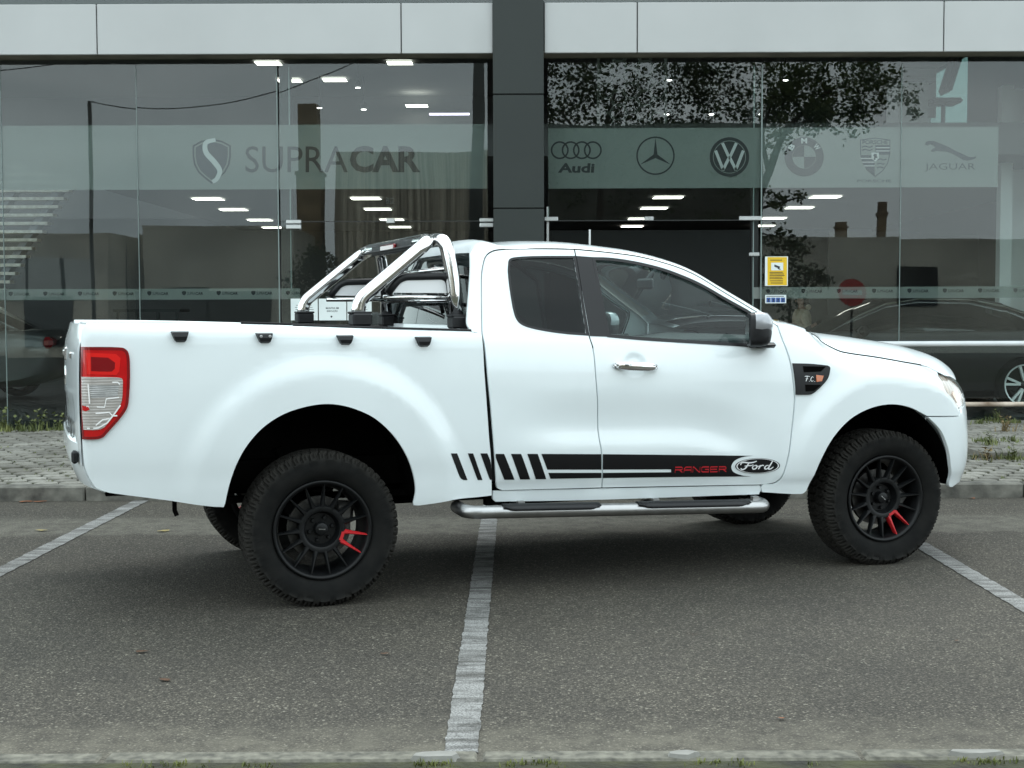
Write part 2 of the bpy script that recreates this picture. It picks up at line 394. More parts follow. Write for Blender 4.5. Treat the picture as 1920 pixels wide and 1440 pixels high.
# ---- body surface: maps (s, z) on the near side to a point; s runs round the plan outline ----
RAKE = .03
def lerp_tab(tab, v):
    if v <= tab[0][0]: return tab[0][1]
    for (a, p), (b, q) in zip(tab, tab[1:]):
        if v <= b:
            return p + (q-p)*(v-a)/(b-a)
    return tab[-1][1]
def smooth_tab(tab):
    # Catmull-Rom (finite-difference tangents) through a table
    n = len(tab); m = []
    for i in range(n):
        a = tab[max(0, i-1)]; b = tab[min(n-1, i+1)]
        m.append((b[1]-a[1])/(b[0]-a[0]))
    def fn(v):
        if v <= tab[0][0]: return tab[0][1] + m[0]*(v-tab[0][0])
        if v >= tab[-1][0]: return tab[-1][1] + m[-1]*(v-tab[-1][0])
        for i in range(n-1):
            if v <= tab[i+1][0]:
                h = tab[i+1][0]-tab[i][0]; t = (v-tab[i][0])/h
                return ((2*t**3-3*t*t+1)*tab[i][1] + (t**3-2*t*t+t)*h*m[i]
                        + (3*t*t-2*t**3)*tab[i+1][1] + (t**3-t*t)*h*m[i+1])
    return fn
CAB = smooth_tab([(.38,.850),(.46,.870),(.53,.884),(.575,.902),(.63,.914),(.70,.924),(.82,.930),(1.0,.932),
                  (1.12,.930),(1.20,.920),(1.27,.900),(1.32,.876),(1.42,.832),(1.55,.772),(1.68,.706),(1.76,.660),(1.82,.62)])
BED = smooth_tab([(.38,.862),(.46,.885),(.53,.896),(.60,.904),(.70,.918),(.82,.926),(1.0,.930),
                  (1.12,.929),(1.22,.925),(1.27,.921),(1.30,.912),(1.32,.898),(1.33,.880),(1.34,.86)])
NOSE = smooth_tab([(.38,3.97),(.45,4.02),(.50,4.055),(.57,4.088),(.65,4.108),(.80,4.11),(.88,4.10),(.95,4.08),(1.05,4.05),(1.15,3.99),(1.25,3.9)])
def _plan():
    import math
    pts = []
    for i in range(40):                       # tailgate face, crowned
        y = i/40*.945
        pts.append((-1.158 + .033*(y/.945)**2.2, y))
    for i in range(21):                       # rounded rear corner
        a = math.pi/2*i/20
        pts.append((-1.125 + .055*(1-math.cos(a)), .945 + .055*math.sin(a)))
    x0 = 3.25; L = 4.10
    n = 60
    for i in range(1, n): pts.append((-1.07 + (x0+1.07)*i/n, 1.0))
    for i in range(0, 61):
        th = math.pi/2*i/60
        sn = math.sin(th)**2; cs = max(0, math.cos(th)**2)
        pts.append((x0 + (L-x0)*sn**(1/3.0), cs**.55))
    S = [0.0]
    for a, b in zip(pts, pts[1:]):
        S.append(S[-1] + math.hypot(b[0]-a[0], (b[1]-a[1])*.92))
    off = None
    for s, p in zip(S, pts):
        if p[1] >= 1.0: off = p[0]-s; break
    return [(s+off, p[0], p[1]) for s, p in zip(S, pts)]
PLAN = _plan()
S_MIN, S_MAX = PLAN[0][0], PLAN[-1][0]
import bisect as _b
_PS = [p[0] for p in PLAN]
def plan(s):
    i = min(max(_b.bisect_right(_PS, s)-1, 0), len(PLAN)-2)
    a, b = PLAN[i], PLAN[i+1]
    t = (s-a[0])/(b[0]-a[0])
    return a[1]+(b[1]-a[1])*t, a[2]+(b[2]-a[2])*t
def sstep(a, b, v):
    t = min(1, max(0, (v-a)/(b-a))); return t*t*(3-2*t)
SEAM = [(2.60,1.352),(2.70,1.325),(2.76,1.285),(2.80,1.252),(2.87,1.216),(2.945,1.200),(3.11,1.177),(3.29,1.147),(3.44,1.120),(3.52,1.095),(3.60,1.072),(3.8,1.035),(4.1,1.0)]
HANDLE = None
def F(s, z, off=0.0, cab=True):
    xn, yn = plan(s)
    zb = z + RAKE*(xn-1.4)
    w = min(1, max(0, (xn-3.25)/.85))**2
    x = xn + (NOSE(zb)-4.10)*w
    Y = CAB(zb) if cab else BED(zb)
    if xn > 2.6:                              # fender shoulder rolls over towards the bonnet gap
        d = lerp_tab(SEAM, xn) - z
        if d < .13: Y -= sstep(2.6, 2.9, xn)*.075*(1-max(-.05, d)/.13)**2.4
    if zb < 1.25:
        for cx, cz, amt in ((0, .52, .025), (3.215, .45, .024)):
            r = ((xn-cx)**2 + (z-cz)**2)**.5
            if r < .85 and z > .4:
                Y += amt*(1-sstep(.61, .74, r))
        # scooped lower door: shallow concave that fades towards the front
        if .85 < xn < 2.6:
            g = (1-sstep(2.0, 2.55, xn))*sstep(.85, 1.3, xn); zv = .85-.10*sstep(1.9, 2.5, xn)
            d = (zb-zv)/.20 if zb > zv else (zv-zb)/.13
            if d < 1: Y -= .019*g*(1-d*d*(3-2*d))
    return (x, -(Y+off)*yn, z)
T = {
'bed':[[(-1.0891,1.3955),(-0.7119,1.391),(-0.1404,1.3738),(0.1345,1.3603),(0.7039,1.3391),(0.7525,1.3376)],
  [(0.7525,1.3376),(0.7772,1.3353),(0.7944,1.3245),(0.8032,1.2926),(0.8095,1.1459),(0.8197,0.9986),(0.8346,0.8099),(0.8494,0.6733),(0.8585,0.5106)],
  [(0.8585,0.5106),(0.7709,0.5052),(0.6731,0.502),(0.5661,0.4896),(0.4568,0.48)],
  [(0.4429,0.4848),(0.4537,0.563),(0.4349,0.6578),(0.3932,0.753),(0.3292,0.8449),(0.2439,0.9234),(0.1516,0.9702),(0.0601,0.9959),(-0.0229,1.0006),(-0.1208,0.9852),(-0.2103,0.9546),(-0.2993,0.8987),(-0.3726,0.8199),(-0.4236,0.7325),(-0.4594,0.6286),(-0.4815,0.5277)],
  [(-0.4852,0.5214),(-0.5486,0.5285),(-0.7909,0.5733),(-1.0025,0.6127),(-1.0343,0.6242)],
  [(-1.0343,0.6242),(-1.0612,0.6379),(-1.095,0.6938),(-1.1166,0.7506),(-1.1286,0.8662)],
  [(-1.1286,0.8662),(-1.0522,0.8663),(-1.0251,0.8752),(-0.9252,0.9953),(-0.9099,1.0638),(-0.9046,1.2207),(-0.9131,1.2673),(-0.9364,1.2831),(-1.1245,1.2888)],
  [(-1.1245,1.2888),(-1.1192,1.3374),(-1.1069,1.3762),(-1.0891,1.3955)]],
'tail_light':[[(-1.1286,0.8662),(-1.0522,0.8663),(-1.0251,0.8752)],
  [(-1.0251,0.8752),(-0.9252,0.9953),(-0.9099,1.0638),(-0.9046,1.2207),(-0.9131,1.2673),(-0.9364,1.2831)],
  [(-0.9364,1.2831),(-1.1245,1.2888)],
  [(-1.1245,1.2888),(-1.1352,1.0815),(-1.1286,0.8662)]],
'light_inner':[[(-1.1274,1.1526),(-1.0073,1.1492),(-0.9416,1.143),(-0.9371,1.1282)],
  [(-0.9371,1.1282),(-0.9433,1.0425),(-0.9631,0.9938)],
  [(-0.9631,0.9938),(-1.0208,0.9218),(-1.0467,0.9104),(-1.1195,0.9109)],
  [(-1.1195,0.9109),(-1.1278,1.0208),(-1.1274,1.1526)]],
'rear_door':[[(1.0168,1.762),(1.2013,1.7665),(1.4018,1.766)],
  [(1.4018,1.766),(1.3934,1.5455),(1.3936,1.3129),(1.4032,1.2514),(1.4094,1.1062),(1.4229,0.9556),(1.4323,0.7891),(1.4447,0.7062),(1.464,0.5226)],
  [(1.464,0.5226),(1.2036,0.5275),(0.9191,0.5337)],
  [(0.9191,0.5337),(0.8924,0.5462),(0.8828,0.5753),(0.8585,0.8095),(0.8442,0.9713),(0.8286,1.1323),(0.8208,1.3053),(0.8216,1.3532),(0.8557,1.5928),(0.8725,1.6577),(0.9016,1.7221),(0.9452,1.7507),(1.0168,1.762)]],
'front_door':[[(1.4095,1.7661),(1.6052,1.7503),(1.779,1.7293),(1.9583,1.6843),(2.0828,1.6336),(2.2317,1.5407),(2.383,1.4474),(2.4718,1.3919),(2.5188,1.3539)],
  [(2.5188,1.3539),(2.5312,1.2719),(2.553,1.1637),(2.5704,1.0294),(2.576,0.9507),(2.5573,0.7521),(2.5457,0.6651),(2.5237,0.5549),(2.5063,0.5203),(2.4796,0.5027),(2.399,0.4958)],
  [(2.399,0.4958),(1.9334,0.5096),(1.4715,0.5222)],
  [(1.4715,0.5222),(1.4522,0.7059),(1.4398,0.7889),(1.4303,0.9555),(1.4168,1.106),(1.4107,1.2513),(1.401,1.3129),(1.4009,1.5455),(1.4095,1.7661)]],
'cab_corner':[[(0.8179,1.7408),(0.8409,1.7692),(0.8704,1.7851),(0.9163,1.7943)],
  [(0.9163,1.7943),(0.9672,1.785),(1.0183,1.7691)],
  [(1.0183,1.7691),(0.9437,1.7577),(0.8968,1.7276),(0.8662,1.6632),(0.8484,1.5928),(0.8145,1.3532),(0.8103,1.2921)],
  [(0.8103,1.2921),(0.8042,1.324)],
  [(0.8042,1.324),(0.7852,1.3375),(0.7602,1.3404)],
  [(0.7602,1.3404),(0.7451,1.3725),(0.7469,1.4045),(0.7791,1.5448),(0.8046,1.6573),(0.8179,1.7408)]],
'quarter_glass':[[(1.0165,1.6979),(1.0257,1.712),(1.0505,1.7221),(1.1683,1.7304),(1.4006,1.7336)],
  [(1.4006,1.7336),(1.3924,1.3146)],
  [(1.3924,1.3146),(1.2604,1.3251),(1.1286,1.3453),(1.0531,1.3648),(1.0189,1.3867),(1.0032,1.4248),(0.998,1.5258),(1.0042,1.6447),(1.0165,1.6979)]],
'pillar_black':[[(1.4077,1.7337),(1.494,1.7285)],
  [(1.494,1.7285),(1.4919,1.5063),(1.4967,1.3092)],
  [(1.4967,1.3092),(1.4012,1.3134)],
  [(1.4012,1.3134),(1.4009,1.5455),(1.4077,1.7337)]],
'front_window':[[(1.4956,1.7286),(1.5989,1.7261),(1.7289,1.7099),(1.8677,1.6804),(1.9712,1.6476),(2.1051,1.5905),(2.2468,1.5075),(2.3592,1.4446),(2.3787,1.4301)],
  [(2.3787,1.4301),(2.3819,1.3895),(2.3522,1.2437)],
  [(2.3522,1.2437),(2.0522,1.2646),(1.7237,1.2859),(1.4976,1.3064)],
  [(1.4976,1.3064),(1.4919,1.5063),(1.4956,1.7286)]],
'fender':[[(2.5262,1.3568),(2.5944,1.349),(2.6817,1.3292),(2.8163,1.3027),(2.8584,1.2781),(2.8801,1.2445),(2.9273,1.2109),(2.9961,1.1954),(3.1634,1.1721),(3.3525,1.1409),(3.5496,1.1113),(3.6199,1.0873),(3.6125,1.0703)],
  [(3.5837,1.0599),(3.564,0.9907),(3.6392,0.9303),(3.6984,0.8753)],
  [(3.6984,0.8753),(3.7082,0.8533),(3.6974,0.8341)],
  [(3.6974,0.8341),(3.5479,0.8408),(3.4207,0.846)],
  [(3.4207,0.846),(3.3036,0.8975),(3.1916,0.9174),(3.0811,0.9085),(2.9723,0.873),(2.8857,0.8196),(2.8028,0.7329),(2.7441,0.6314),(2.7053,0.5273),(2.6773,0.4513)],
  [(2.6773,0.4513),(2.6627,0.4385),(2.6465,0.4347),(2.5285,0.4414),(2.4205,0.452)],
  [(2.4205,0.452),(2.4114,0.4757),(2.4218,0.4962)],
  [(2.4218,0.4962),(2.4873,0.4948),(2.5166,0.5139),(2.5325,0.5532),(2.5544,0.665),(2.5665,0.7519),(2.5859,0.9505),(2.5803,1.0292),(2.5629,1.1635),(2.5412,1.2718),(2.5262,1.3568)]],
'bumper_arch':[[(3.426,0.8389),(3.5229,0.7564),(3.5863,0.6554),(3.6245,0.5631),(3.6635,0.4683),(3.6359,0.4015)]],
'bumper_top':[[(3.426,0.8389),(3.5479,0.8341),(3.6834,0.8272)]],
'headlight':[[(3.5785,1.0544),(3.561,0.9849),(3.6379,0.9243),(3.6931,0.8848)],
  [(3.5785,1.0544),(3.6954,1.051)]],
'vent':[[(2.5703,1.1548),(2.6846,1.15),(2.7843,1.1397)],
  [(2.7843,1.1397),(2.8005,1.1307),(2.7991,1.1115),(2.7864,1.0727),(2.7533,1.0354),(2.7033,0.9957),(2.6801,0.9845),(2.6595,0.9821)],
  [(2.6595,0.9821),(2.5856,0.9839)],
  [(2.5856,0.9839),(2.5836,1.0303),(2.5703,1.1548)]],
'amber':[[(2.6976,1.0947),(2.7595,1.0936)],
  [(2.7595,1.0936),(2.7504,1.0734),(2.7368,1.0634),(2.7001,1.0656)],
  [(2.7001,1.0656),(2.6976,1.0947)]],
'rocker':[[(0.8737,0.5303),(1.2041,0.5218),(1.9343,0.5023),(2.4031,0.4896)],
  [(2.4031,0.4896),(2.4121,0.4697),(2.4021,0.4403)],
  [(2.4021,0.4403),(1.9395,0.4478),(1.3868,0.4575),(0.8884,0.4737)],
  [(0.8884,0.4737),(0.8732,0.4885),(0.8737,0.5303)]],
'handle':[[(1.5196,1.1718),(1.7553,1.1485)]],
'stripe0':[[(0.6299,0.7378),(0.666,0.7355)],
  [(0.666,0.7355),(0.7269,0.5964)],
  [(0.7269,0.5964),(0.7049,0.5977),(0.6896,0.6069),(0.6802,0.6212)],
  [(0.6802,0.6212),(0.6299,0.7378)]],
'stripe1':[[(0.7235,0.7328),(0.7516,0.7317)],
  [(0.7516,0.7317),(0.806,0.5928)],
  [(0.806,0.5928),(0.7805,0.5939)],
  [(0.7805,0.5939),(0.7235,0.7328)]],
'stripe2':[[(0.7895,0.7303),(0.8262,0.7289)],
  [(0.8262,0.7289),(0.8462,0.6817),(0.8542,0.5921)],
  [(0.8542,0.5921),(0.8456,0.5924)],
  [(0.8456,0.5924),(0.7895,0.7303)]],
'stripe3':[[(0.8696,0.7251),(0.9136,0.7234)],
  [(0.9136,0.7234),(0.9769,0.5867)],
  [(0.9769,0.5867),(0.9223,0.5892)],
  [(0.9223,0.5892),(0.87,0.706),(0.8696,0.7251)]],
'stripe4':[[(0.9507,0.722),(1.0051,0.72)],
  [(1.0051,0.72),(1.062,0.5844)],
  [(1.062,0.5844),(1.007,0.5868)],
  [(1.007,0.5868),(0.9507,0.722)]],
'stripe5':[[(1.0382,0.7187),(1.0945,0.7166)],
  [(1.0945,0.7166),(1.1492,0.5819)],
  [(1.1492,0.5819),(1.0923,0.5844)],
  [(1.0923,0.5844),(1.0382,0.7187)]],
'band_a':[[(1.1148,0.7158),(1.4448,0.702)],
  [(1.4448,0.702),(1.4513,0.62)],
  [(1.4513,0.62),(1.1509,0.6325)],
  [(1.1509,0.6325),(1.1148,0.7158)]],
'band_b':[[(1.1579,0.6154),(1.4527,0.6029)],
  [(1.4527,0.6029),(1.4556,0.5747)],
  [(1.4556,0.5747),(1.1723,0.5837)],
  [(1.1723,0.5837),(1.1579,0.6154)]],
'band_c':[[(1.4538,0.7016),(1.8504,0.6829),(2.3343,0.6593)],
  [(2.3343,0.6593),(2.2696,0.6546),(2.2224,0.6361),(2.2059,0.6075),(2.2187,0.5776),(2.2732,0.5545),(2.3329,0.545)],
  [(2.3329,0.545),(1.8611,0.5621),(1.4631,0.5743)],
  [(1.4631,0.5743),(1.4602,0.6025)],
  [(1.4602,0.6025),(1.8517,0.5888)],
  [(1.8517,0.5888),(1.8501,0.6048)],
  [(1.8501,0.6048),(1.4588,0.6197)],
  [(1.4588,0.6197),(1.4538,0.7016)]],
'text':[[(1.8646,0.5839),(2.1774,0.5749),(2.1737,0.6103),(1.8643,0.62)]],
'oval':[[(2.3609,0.6452),(2.5047,0.5983)],
  [(2.3694,0.5593),(2.2315,0.6079)]],
'hooks':[[(-0.6735,1.3533),(-0.2825,1.3423),(0.1058,1.3285),(0.4976,1.3169)]],
'hooksb':[[(-0.675,1.3088),(-0.2844,1.2995),(0.1038,1.2874),(0.4952,1.2737)]],
'handle_pts':[[(1.519,1.1608),(1.5941,1.1568),(1.7551,1.1457),(1.64,1.2278),(1.6316,1.1036)]],
'mirror_base':[[(2.3567,1.2494),(2.4825,1.2392)]],
}
# ================================================================== pickup truck
M = {}
def paint(name, col):
    m, t, o = mat(name); p = nd(t, 'ShaderNodeBsdfPrincipled'); t.links.new(p.outputs[0], o.inputs['Surface'])
    c = nd(t, 'ShaderNodeTexCoord'); n = nd(t, 'ShaderNodeTexNoise'); n.inputs['Scale'].default_value = 3; n.inputs['Detail'].default_value = 8
    t.links.new(c.outputs['Object'], n.inputs['Vector'])
    r = nd(t, 'ShaderNodeValToRGB'); r.color_ramp.elements[0].position = .25; r.color_ramp.elements[0].color = (*[x*.96 for x in col], 1)
    r.color_ramp.elements[1].position = .6; r.color_ramp.elements[1].color = (*col, 1)
    t.links.new(n.outputs['Fac'], r.inputs['Fac']); t.links.new(r.outputs[0], p.inputs['Base Color'])
    p.inputs['Roughness'].default_value = .38; p.inputs['Coat Weight'].default_value = .9; p.inputs['Coat Roughness'].default_value = .03
    n2 = nd(t, 'ShaderNodeTexNoise'); n2.inputs['Scale'].default_value = 1500; n2.inputs['Detail'].default_value = 1; t.links.new(c.outputs['Object'], n2.inputs['Vector'])
    b = nd(t, 'ShaderNodeBump'); b.inputs['Strength'].default_value = .06; b.inputs['Distance'].default_value = .0004
    t.links.new(n2.outputs['Fac'], b.inputs['Height']); t.links.new(b.outputs[0], p.inputs['Coat Normal'])
    return m
M['white'] = paint('white_paint', (.775, .835, .850))
M['black'] = pm('black_plastic', (.009, .0095, .011), .45, spec=.35, noise=(40, .25), bump=(900, .15, .0006))
M['trim'] = pm('window_trim', (.006, .006, .007), .35, spec=.35)
def flat_black(name, c):
    m, t, o = mat(name); d = nd(t, 'ShaderNodeBsdfDiffuse'); cc = nd(t, 'ShaderNodeTexCoord'); n = nd(t, 'ShaderNodeTexNoise'); n.inputs['Scale'].default_value = 9; n.inputs['Detail'].default_value = 6; t.links.new(cc.outputs['Object'], n.inputs['Vector'])
    r = nd(t, 'ShaderNodeValToRGB'); r.color_ramp.elements[0].color = (c*.4, c*.4, c*.4, 1); r.color_ramp.elements[1].color = (c*1.7, c*1.65, c*1.6, 1); t.links.new(n.outputs['Fac'], r.inputs[0]); t.links.new(r.outputs[0], d.inputs[0]); t.links.new(d.outputs[0], o.inputs[0]); return m
M['void'] = flat_black('underbody', .005)
M['chrome'] = pm('polished_steel', (.80, .80, .80), .07, metal=1, noise=(14, .04))
M['satin'] = pm('brushed_steel', (.42, .42, .42), .34, metal=1, noise=(20, .06))
M['silver'] = pm('silver_paint', (.33, .34, .36), .25, metal=.35, coat=.8)
M['rubber'] = pm('tyre_rubber', (.0085, .0088, .0085), .85, spec=.13, noise=(11, .55), tint=(.016, .0155, .014), bump=(160, .2, .0012))
M['rim'] = pm('satin_black_alloy', (.005, .0055, .006), .40, spec=.25, noise=(30, .2))
M['redp'] = pm('red_paint', (.50, .015, .02), .4)
M['disc'] = pm('brake_steel', (.085, .083, .08), .4, metal=.8, noise=(30, .3))
M['peach'] = pm('warm_lamp_lens', (.62, .32, .12), .2, coat=1, noise=(14, .25))
M['redl'] = pm('red_lens', (.50, .004, .006), .12, coat=1, noise=(9, .2))
M['dred'] = pm('dark_red_lens', (.20, .003, .006), .15, coat=1)
M['brightred'] = pm('bright_red_lens', (.72, .012, .01), .14, coat=1)
M['amber'] = pm('amber_lens', (.50, .105, .008), .15, coat=1)
def tyre_rubber():
    m, t, o = mat('tyre_rubber'); p = nd(t, 'ShaderNodeBsdfPrincipled'); t.links.new(p.outputs[0], o.inputs[0]); p.inputs['Roughness'].default_value = .85; p.inputs['Specular IOR Level'].default_value = .14
    c = nd(t, 'ShaderNodeTexCoord'); s = nd(t, 'ShaderNodeVectorMath', operation='MULTIPLY'); s.inputs[1].default_value = (1, 0, 1); t.links.new(c.outputs['Object'], s.inputs[0])
    l = nd(t, 'ShaderNodeVectorMath', operation='LENGTH'); t.links.new(s.outputs[0], l.inputs[0])
    r = nd(t, 'ShaderNodeMapRange'); r.inputs['From Min'].default_value = .335; r.inputs['From Max'].default_value = .378; t.links.new(l.outputs['Value'], r.inputs['Value'])
    n = nd(t, 'ShaderNodeTexNoise'); n.inputs['Scale'].default_value = 14; n.inputs['Detail'].default_value = 7; t.links.new(c.outputs['Object'], n.inputs['Vector'])
    k = nd(t, 'ShaderNodeMath', operation='MULTIPLY_ADD'); k.inputs[1].default_value = .8; k.inputs[2].default_value = -.30; t.links.new(n.outputs['Fac'], k.inputs[0])
    a = nd(t, 'ShaderNodeMath', operation='ADD', use_clamp=True); t.links.new(k.outputs[0], a.inputs[0]); t.links.new(r.outputs[0], a.inputs[1])
    x = nd(t, 'ShaderNodeMixRGB'); x.inputs[1].default_value = (.0075, .0078, .0077, 1); x.inputs[2].default_value = (.030, .0285, .0255, 1); t.links.new(a.outputs[0], x.inputs[0]); t.links.new(x.outputs[0], p.inputs['Base Color']); return m
M['rubber'] = tyre_rubber()
def ribbed(name, c1, c2, sc, ax='Z'):
    m, t, o = mat(name); p = nd(t, 'ShaderNodeBsdfPrincipled'); t.links.new(p.outputs[0], o.inputs['Surface'])
    c = nd(t, 'ShaderNodeTexCoord'); w = nd(t, 'ShaderNodeTexWave', bands_direction=ax); w.inputs['Scale'].default_value = sc; w.inputs['Distortion'].default_value = .6
    t.links.new(c.outputs['Object'], w.inputs['Vector'])
    n = nd(t, 'ShaderNodeTexNoise'); n.inputs['Scale'].default_value = 22; t.links.new(c.outputs['Object'], n.inputs['Vector'])
    ad = nd(t, 'ShaderNodeMath', operation='MULTIPLY'); t.links.new(w.outputs['Fac'], ad.inputs[0]); t.links.new(n.outputs['Fac'], ad.inputs[1])
    r = nd(t, 'ShaderNodeValToRGB'); r.color_ramp.elements[0].color = (*c1, 1); r.color_ramp.elements[1].color = (*c2, 1); r.color_ramp.elements[0].position = .1; r.color_ramp.elements[1].position = .6
    t.links.new(ad.outputs[0], r.inputs[0]); t.links.new(r.outputs[0], p.inputs['Base Color'])
    p.inputs['Roughness'].default_value = .3; p.inputs['Metallic'].default_value = .35; p.inputs['Coat Weight'].default_value = 1
    b = nd(t, 'ShaderNodeBump'); b.inputs['Strength'].default_value = .16; b.inputs['Distance'].default_value = .003; t.links.new(w.outputs['Fac'], b.inputs['Height']); t.links.new(b.outputs[0], p.inputs['Normal'])
    return m
M['clear'] = ribbed('clear_ribbed_lens', (.42, .385, .36), (.66, .63, .61), 24)
M['clear2'] = ribbed('lamp_reflector', (.27, .19, .13), (.54, .42, .31), 9, 'X')
M['ridge2'] = ribbed('bright_reflector', (.30, .30, .30), (.80, .80, .80), 34)
M['ridge'] = pm('lens_ridge', (.92, .91, .90), .15, coat=1)
M['glass'] = glass('green_tinted_car_glass', (.70, .81, .79), .028)
M['dglass'] = glass('dark_privacy_glass', (.16, .18, .18), .020)
M['lens'] = glass('lamp_cover', (.93, .93, .92), .05)
M['decal'] = pm('black_vinyl', (.004, .004, .005), .4, spec=.35)
M['redv'] = pm('red_vinyl', (.45, .012, .02), .4)
M['whitev'] = pm('white_vinyl', (.80, .81, .82), .35)
M['cloth'] = pm('seat_cloth', (.09, .092, .095), .9, noise=(60, .3))
M['lining'] = pm('headlining', (.70, .71, .66), .9, noise=(30, .05))
M['dash'] = pm('dash_plastic', (.05, .052, .055), .6, noise=(30, .2))
M['liner'] = pm('bed_liner', (.02, .02, .021), .7, bump=(120, .4, .002))

TR = empty('pickup_truck', (-1.209, 7.544, 0), math.radians(19.25), 'white extended cab pickup truck with chrome roll bar and black side stripes', 'pickup truck')

def outline(segs, step=.014):
    o = []
    for sg in segs:
        q = cr_spline(sg, step); o += [tuple(p) for p in q[:-1]]
    # drop near-coincident neighbours
    r = []
    for p in o:
        if not r or (p[0]-r[-1][0])**2+(p[1]-r[-1][1])**2 > 1e-6: r.append(p)
    return r
def FN(s, z, off, cab):
    h = 2e-3
    a = Vector(F(s+h, z, off, cab))-Vector(F(s-h, z, off, cab)); b = Vector(F(s, z+h, off, cab))-Vector(F(s, z-h, off, cab))
    n = a.cross(b)
    return (n.normalized() if n.length > 1e-12 else Vector((0, -1, 0))), a.normalized(), b.normalized()
def panel(name, segs, m, parent=None, cab=True, off=0.0, holes=(), flange=.022, step=.035, side=-1, dent=None, raw=False, lip=.0):
    ol = segs if raw else outline(segs)
    V, T = tri2d(ol, holes, step)
    if dent:                                  # extra points round a recess
        pts = [tuple(p) for p in V]
        (cs, cz, rs, rz, amt) = dent
        extra = []
        for i in range(-14, 15):
            for j in range(-10, 11): extra.append((cs+i/14*rs*1.3+.0007, cz+j/10*rz*1.3+.0004))
        base = list(ol); allv = [Vector(p) for p in base]
        es = [(i, (i+1) % len(base)) for i in range(len(base))]
        for h in holes:
            b0 = len(allv); allv += [Vector(p) for p in h]; es += [(b0+i, b0+(i+1) % len(h)) for i in range(len(h))]
        nb = len(allv)
        for p in V[nb:]:
            if abs(p.x-cs) > rs*1.35 or abs(p.y-cz) > rz*1.35: allv.append(p)
        allv += [Vector(p) for p in extra]
        res = delaunay_2d_cdt(allv, es, [], 0, 1e-7); V = res[0]; T = []
        for f in res[2]:
            c = (V[f[0]]+V[f[1]]+V[f[2]])/3
            if inside(c, ol) and not any(inside(c, h) for h in holes):
                a = (V[f[1]]-V[f[0]]).cross(V[f[2]]-V[f[0]]); T.append(tuple(f[:3]) if a > 0 else (f[0], f[2], f[1]))
    def G(s, z, o=0):
        d = 0
        if dent:
            r = ((s-cs)/rs)**2+((z-cz)/rz)**2
            d = -amt*(1-sstep(.35, 1.0, r**.5))
        return Vector(F(s, z, off+d+o, cab))
    def GN(s, z):
        h = 1.5e-3
        a = G(s+h, z)-G(s-h, z); b = G(s, z+h)-G(s, z-h); n = a.cross(b)
        if n.length < 1e-12: n = Vector((0, -1, 0))
        return n.normalized(), a.normalized(), b.normalized()
    vs = []; ns = []; fs = list(T)
    for p in V:
        vs.append(G(p.x, p.y)); ns.append(GN(p.x, p.y)[0])
    if flange:
        for li, lp in enumerate([ol]+list(holes)):
            n = len(lp); A = sum(lp[i][0]*lp[(i+1) % n][1]-lp[(i+1) % n][0]*lp[i][1] for i in range(n))
            sg = (1 if A > 0 else -1)*(1 if li == 0 else -1)
            b0 = len(vs)
            for i in range(n):
                e = Vector(lp[(i+1) % n])-Vector(lp[i-1])
                if e.length < 1e-9: e = Vector((1, 0))
                e.normalize(); o2 = Vector((e.y, -e.x))*sg
                nn, a, b = GN(*lp[i]); e3 = (a*o2.x+b*o2.y).normalized()
                vs += [G(*lp[i]), G(lp[i][0], lp[i][1], -flange)]
                ns += [(nn+e3*1.2).normalized(), e3]
            for i in range(n):
                a = b0+2*i; b = b0+2*((i+1) % n)
                q = (a, a+1, b+1, b)
                fs.append(q if sg*(1 if li == 0 else -1)*(1 if li == 0 else -1) > 0 else q[::-1])
    if side > 0:
        vs = [Vector((v.x, -v.y, v.z)) for v in vs]; ns = [Vector((v.x, -v.y, v.z)) for v in ns]; fs = [f[::-1] for f in fs]
    return mesh(name, vs, fs, m, parent if parent is not None else TR, True, ns)
def wrap2d(name, vf, m, parent, off=.004, cab=True, map=None):
    """flat letters / shapes (s, z) laid on the near body side"""
    vs, fs = vf
    P = [Vector(F(*(map(v.x, v.y) if map else (v.x, v.y)), off, cab)) for v in vs]
    return mesh(name, P, fs, m, parent)

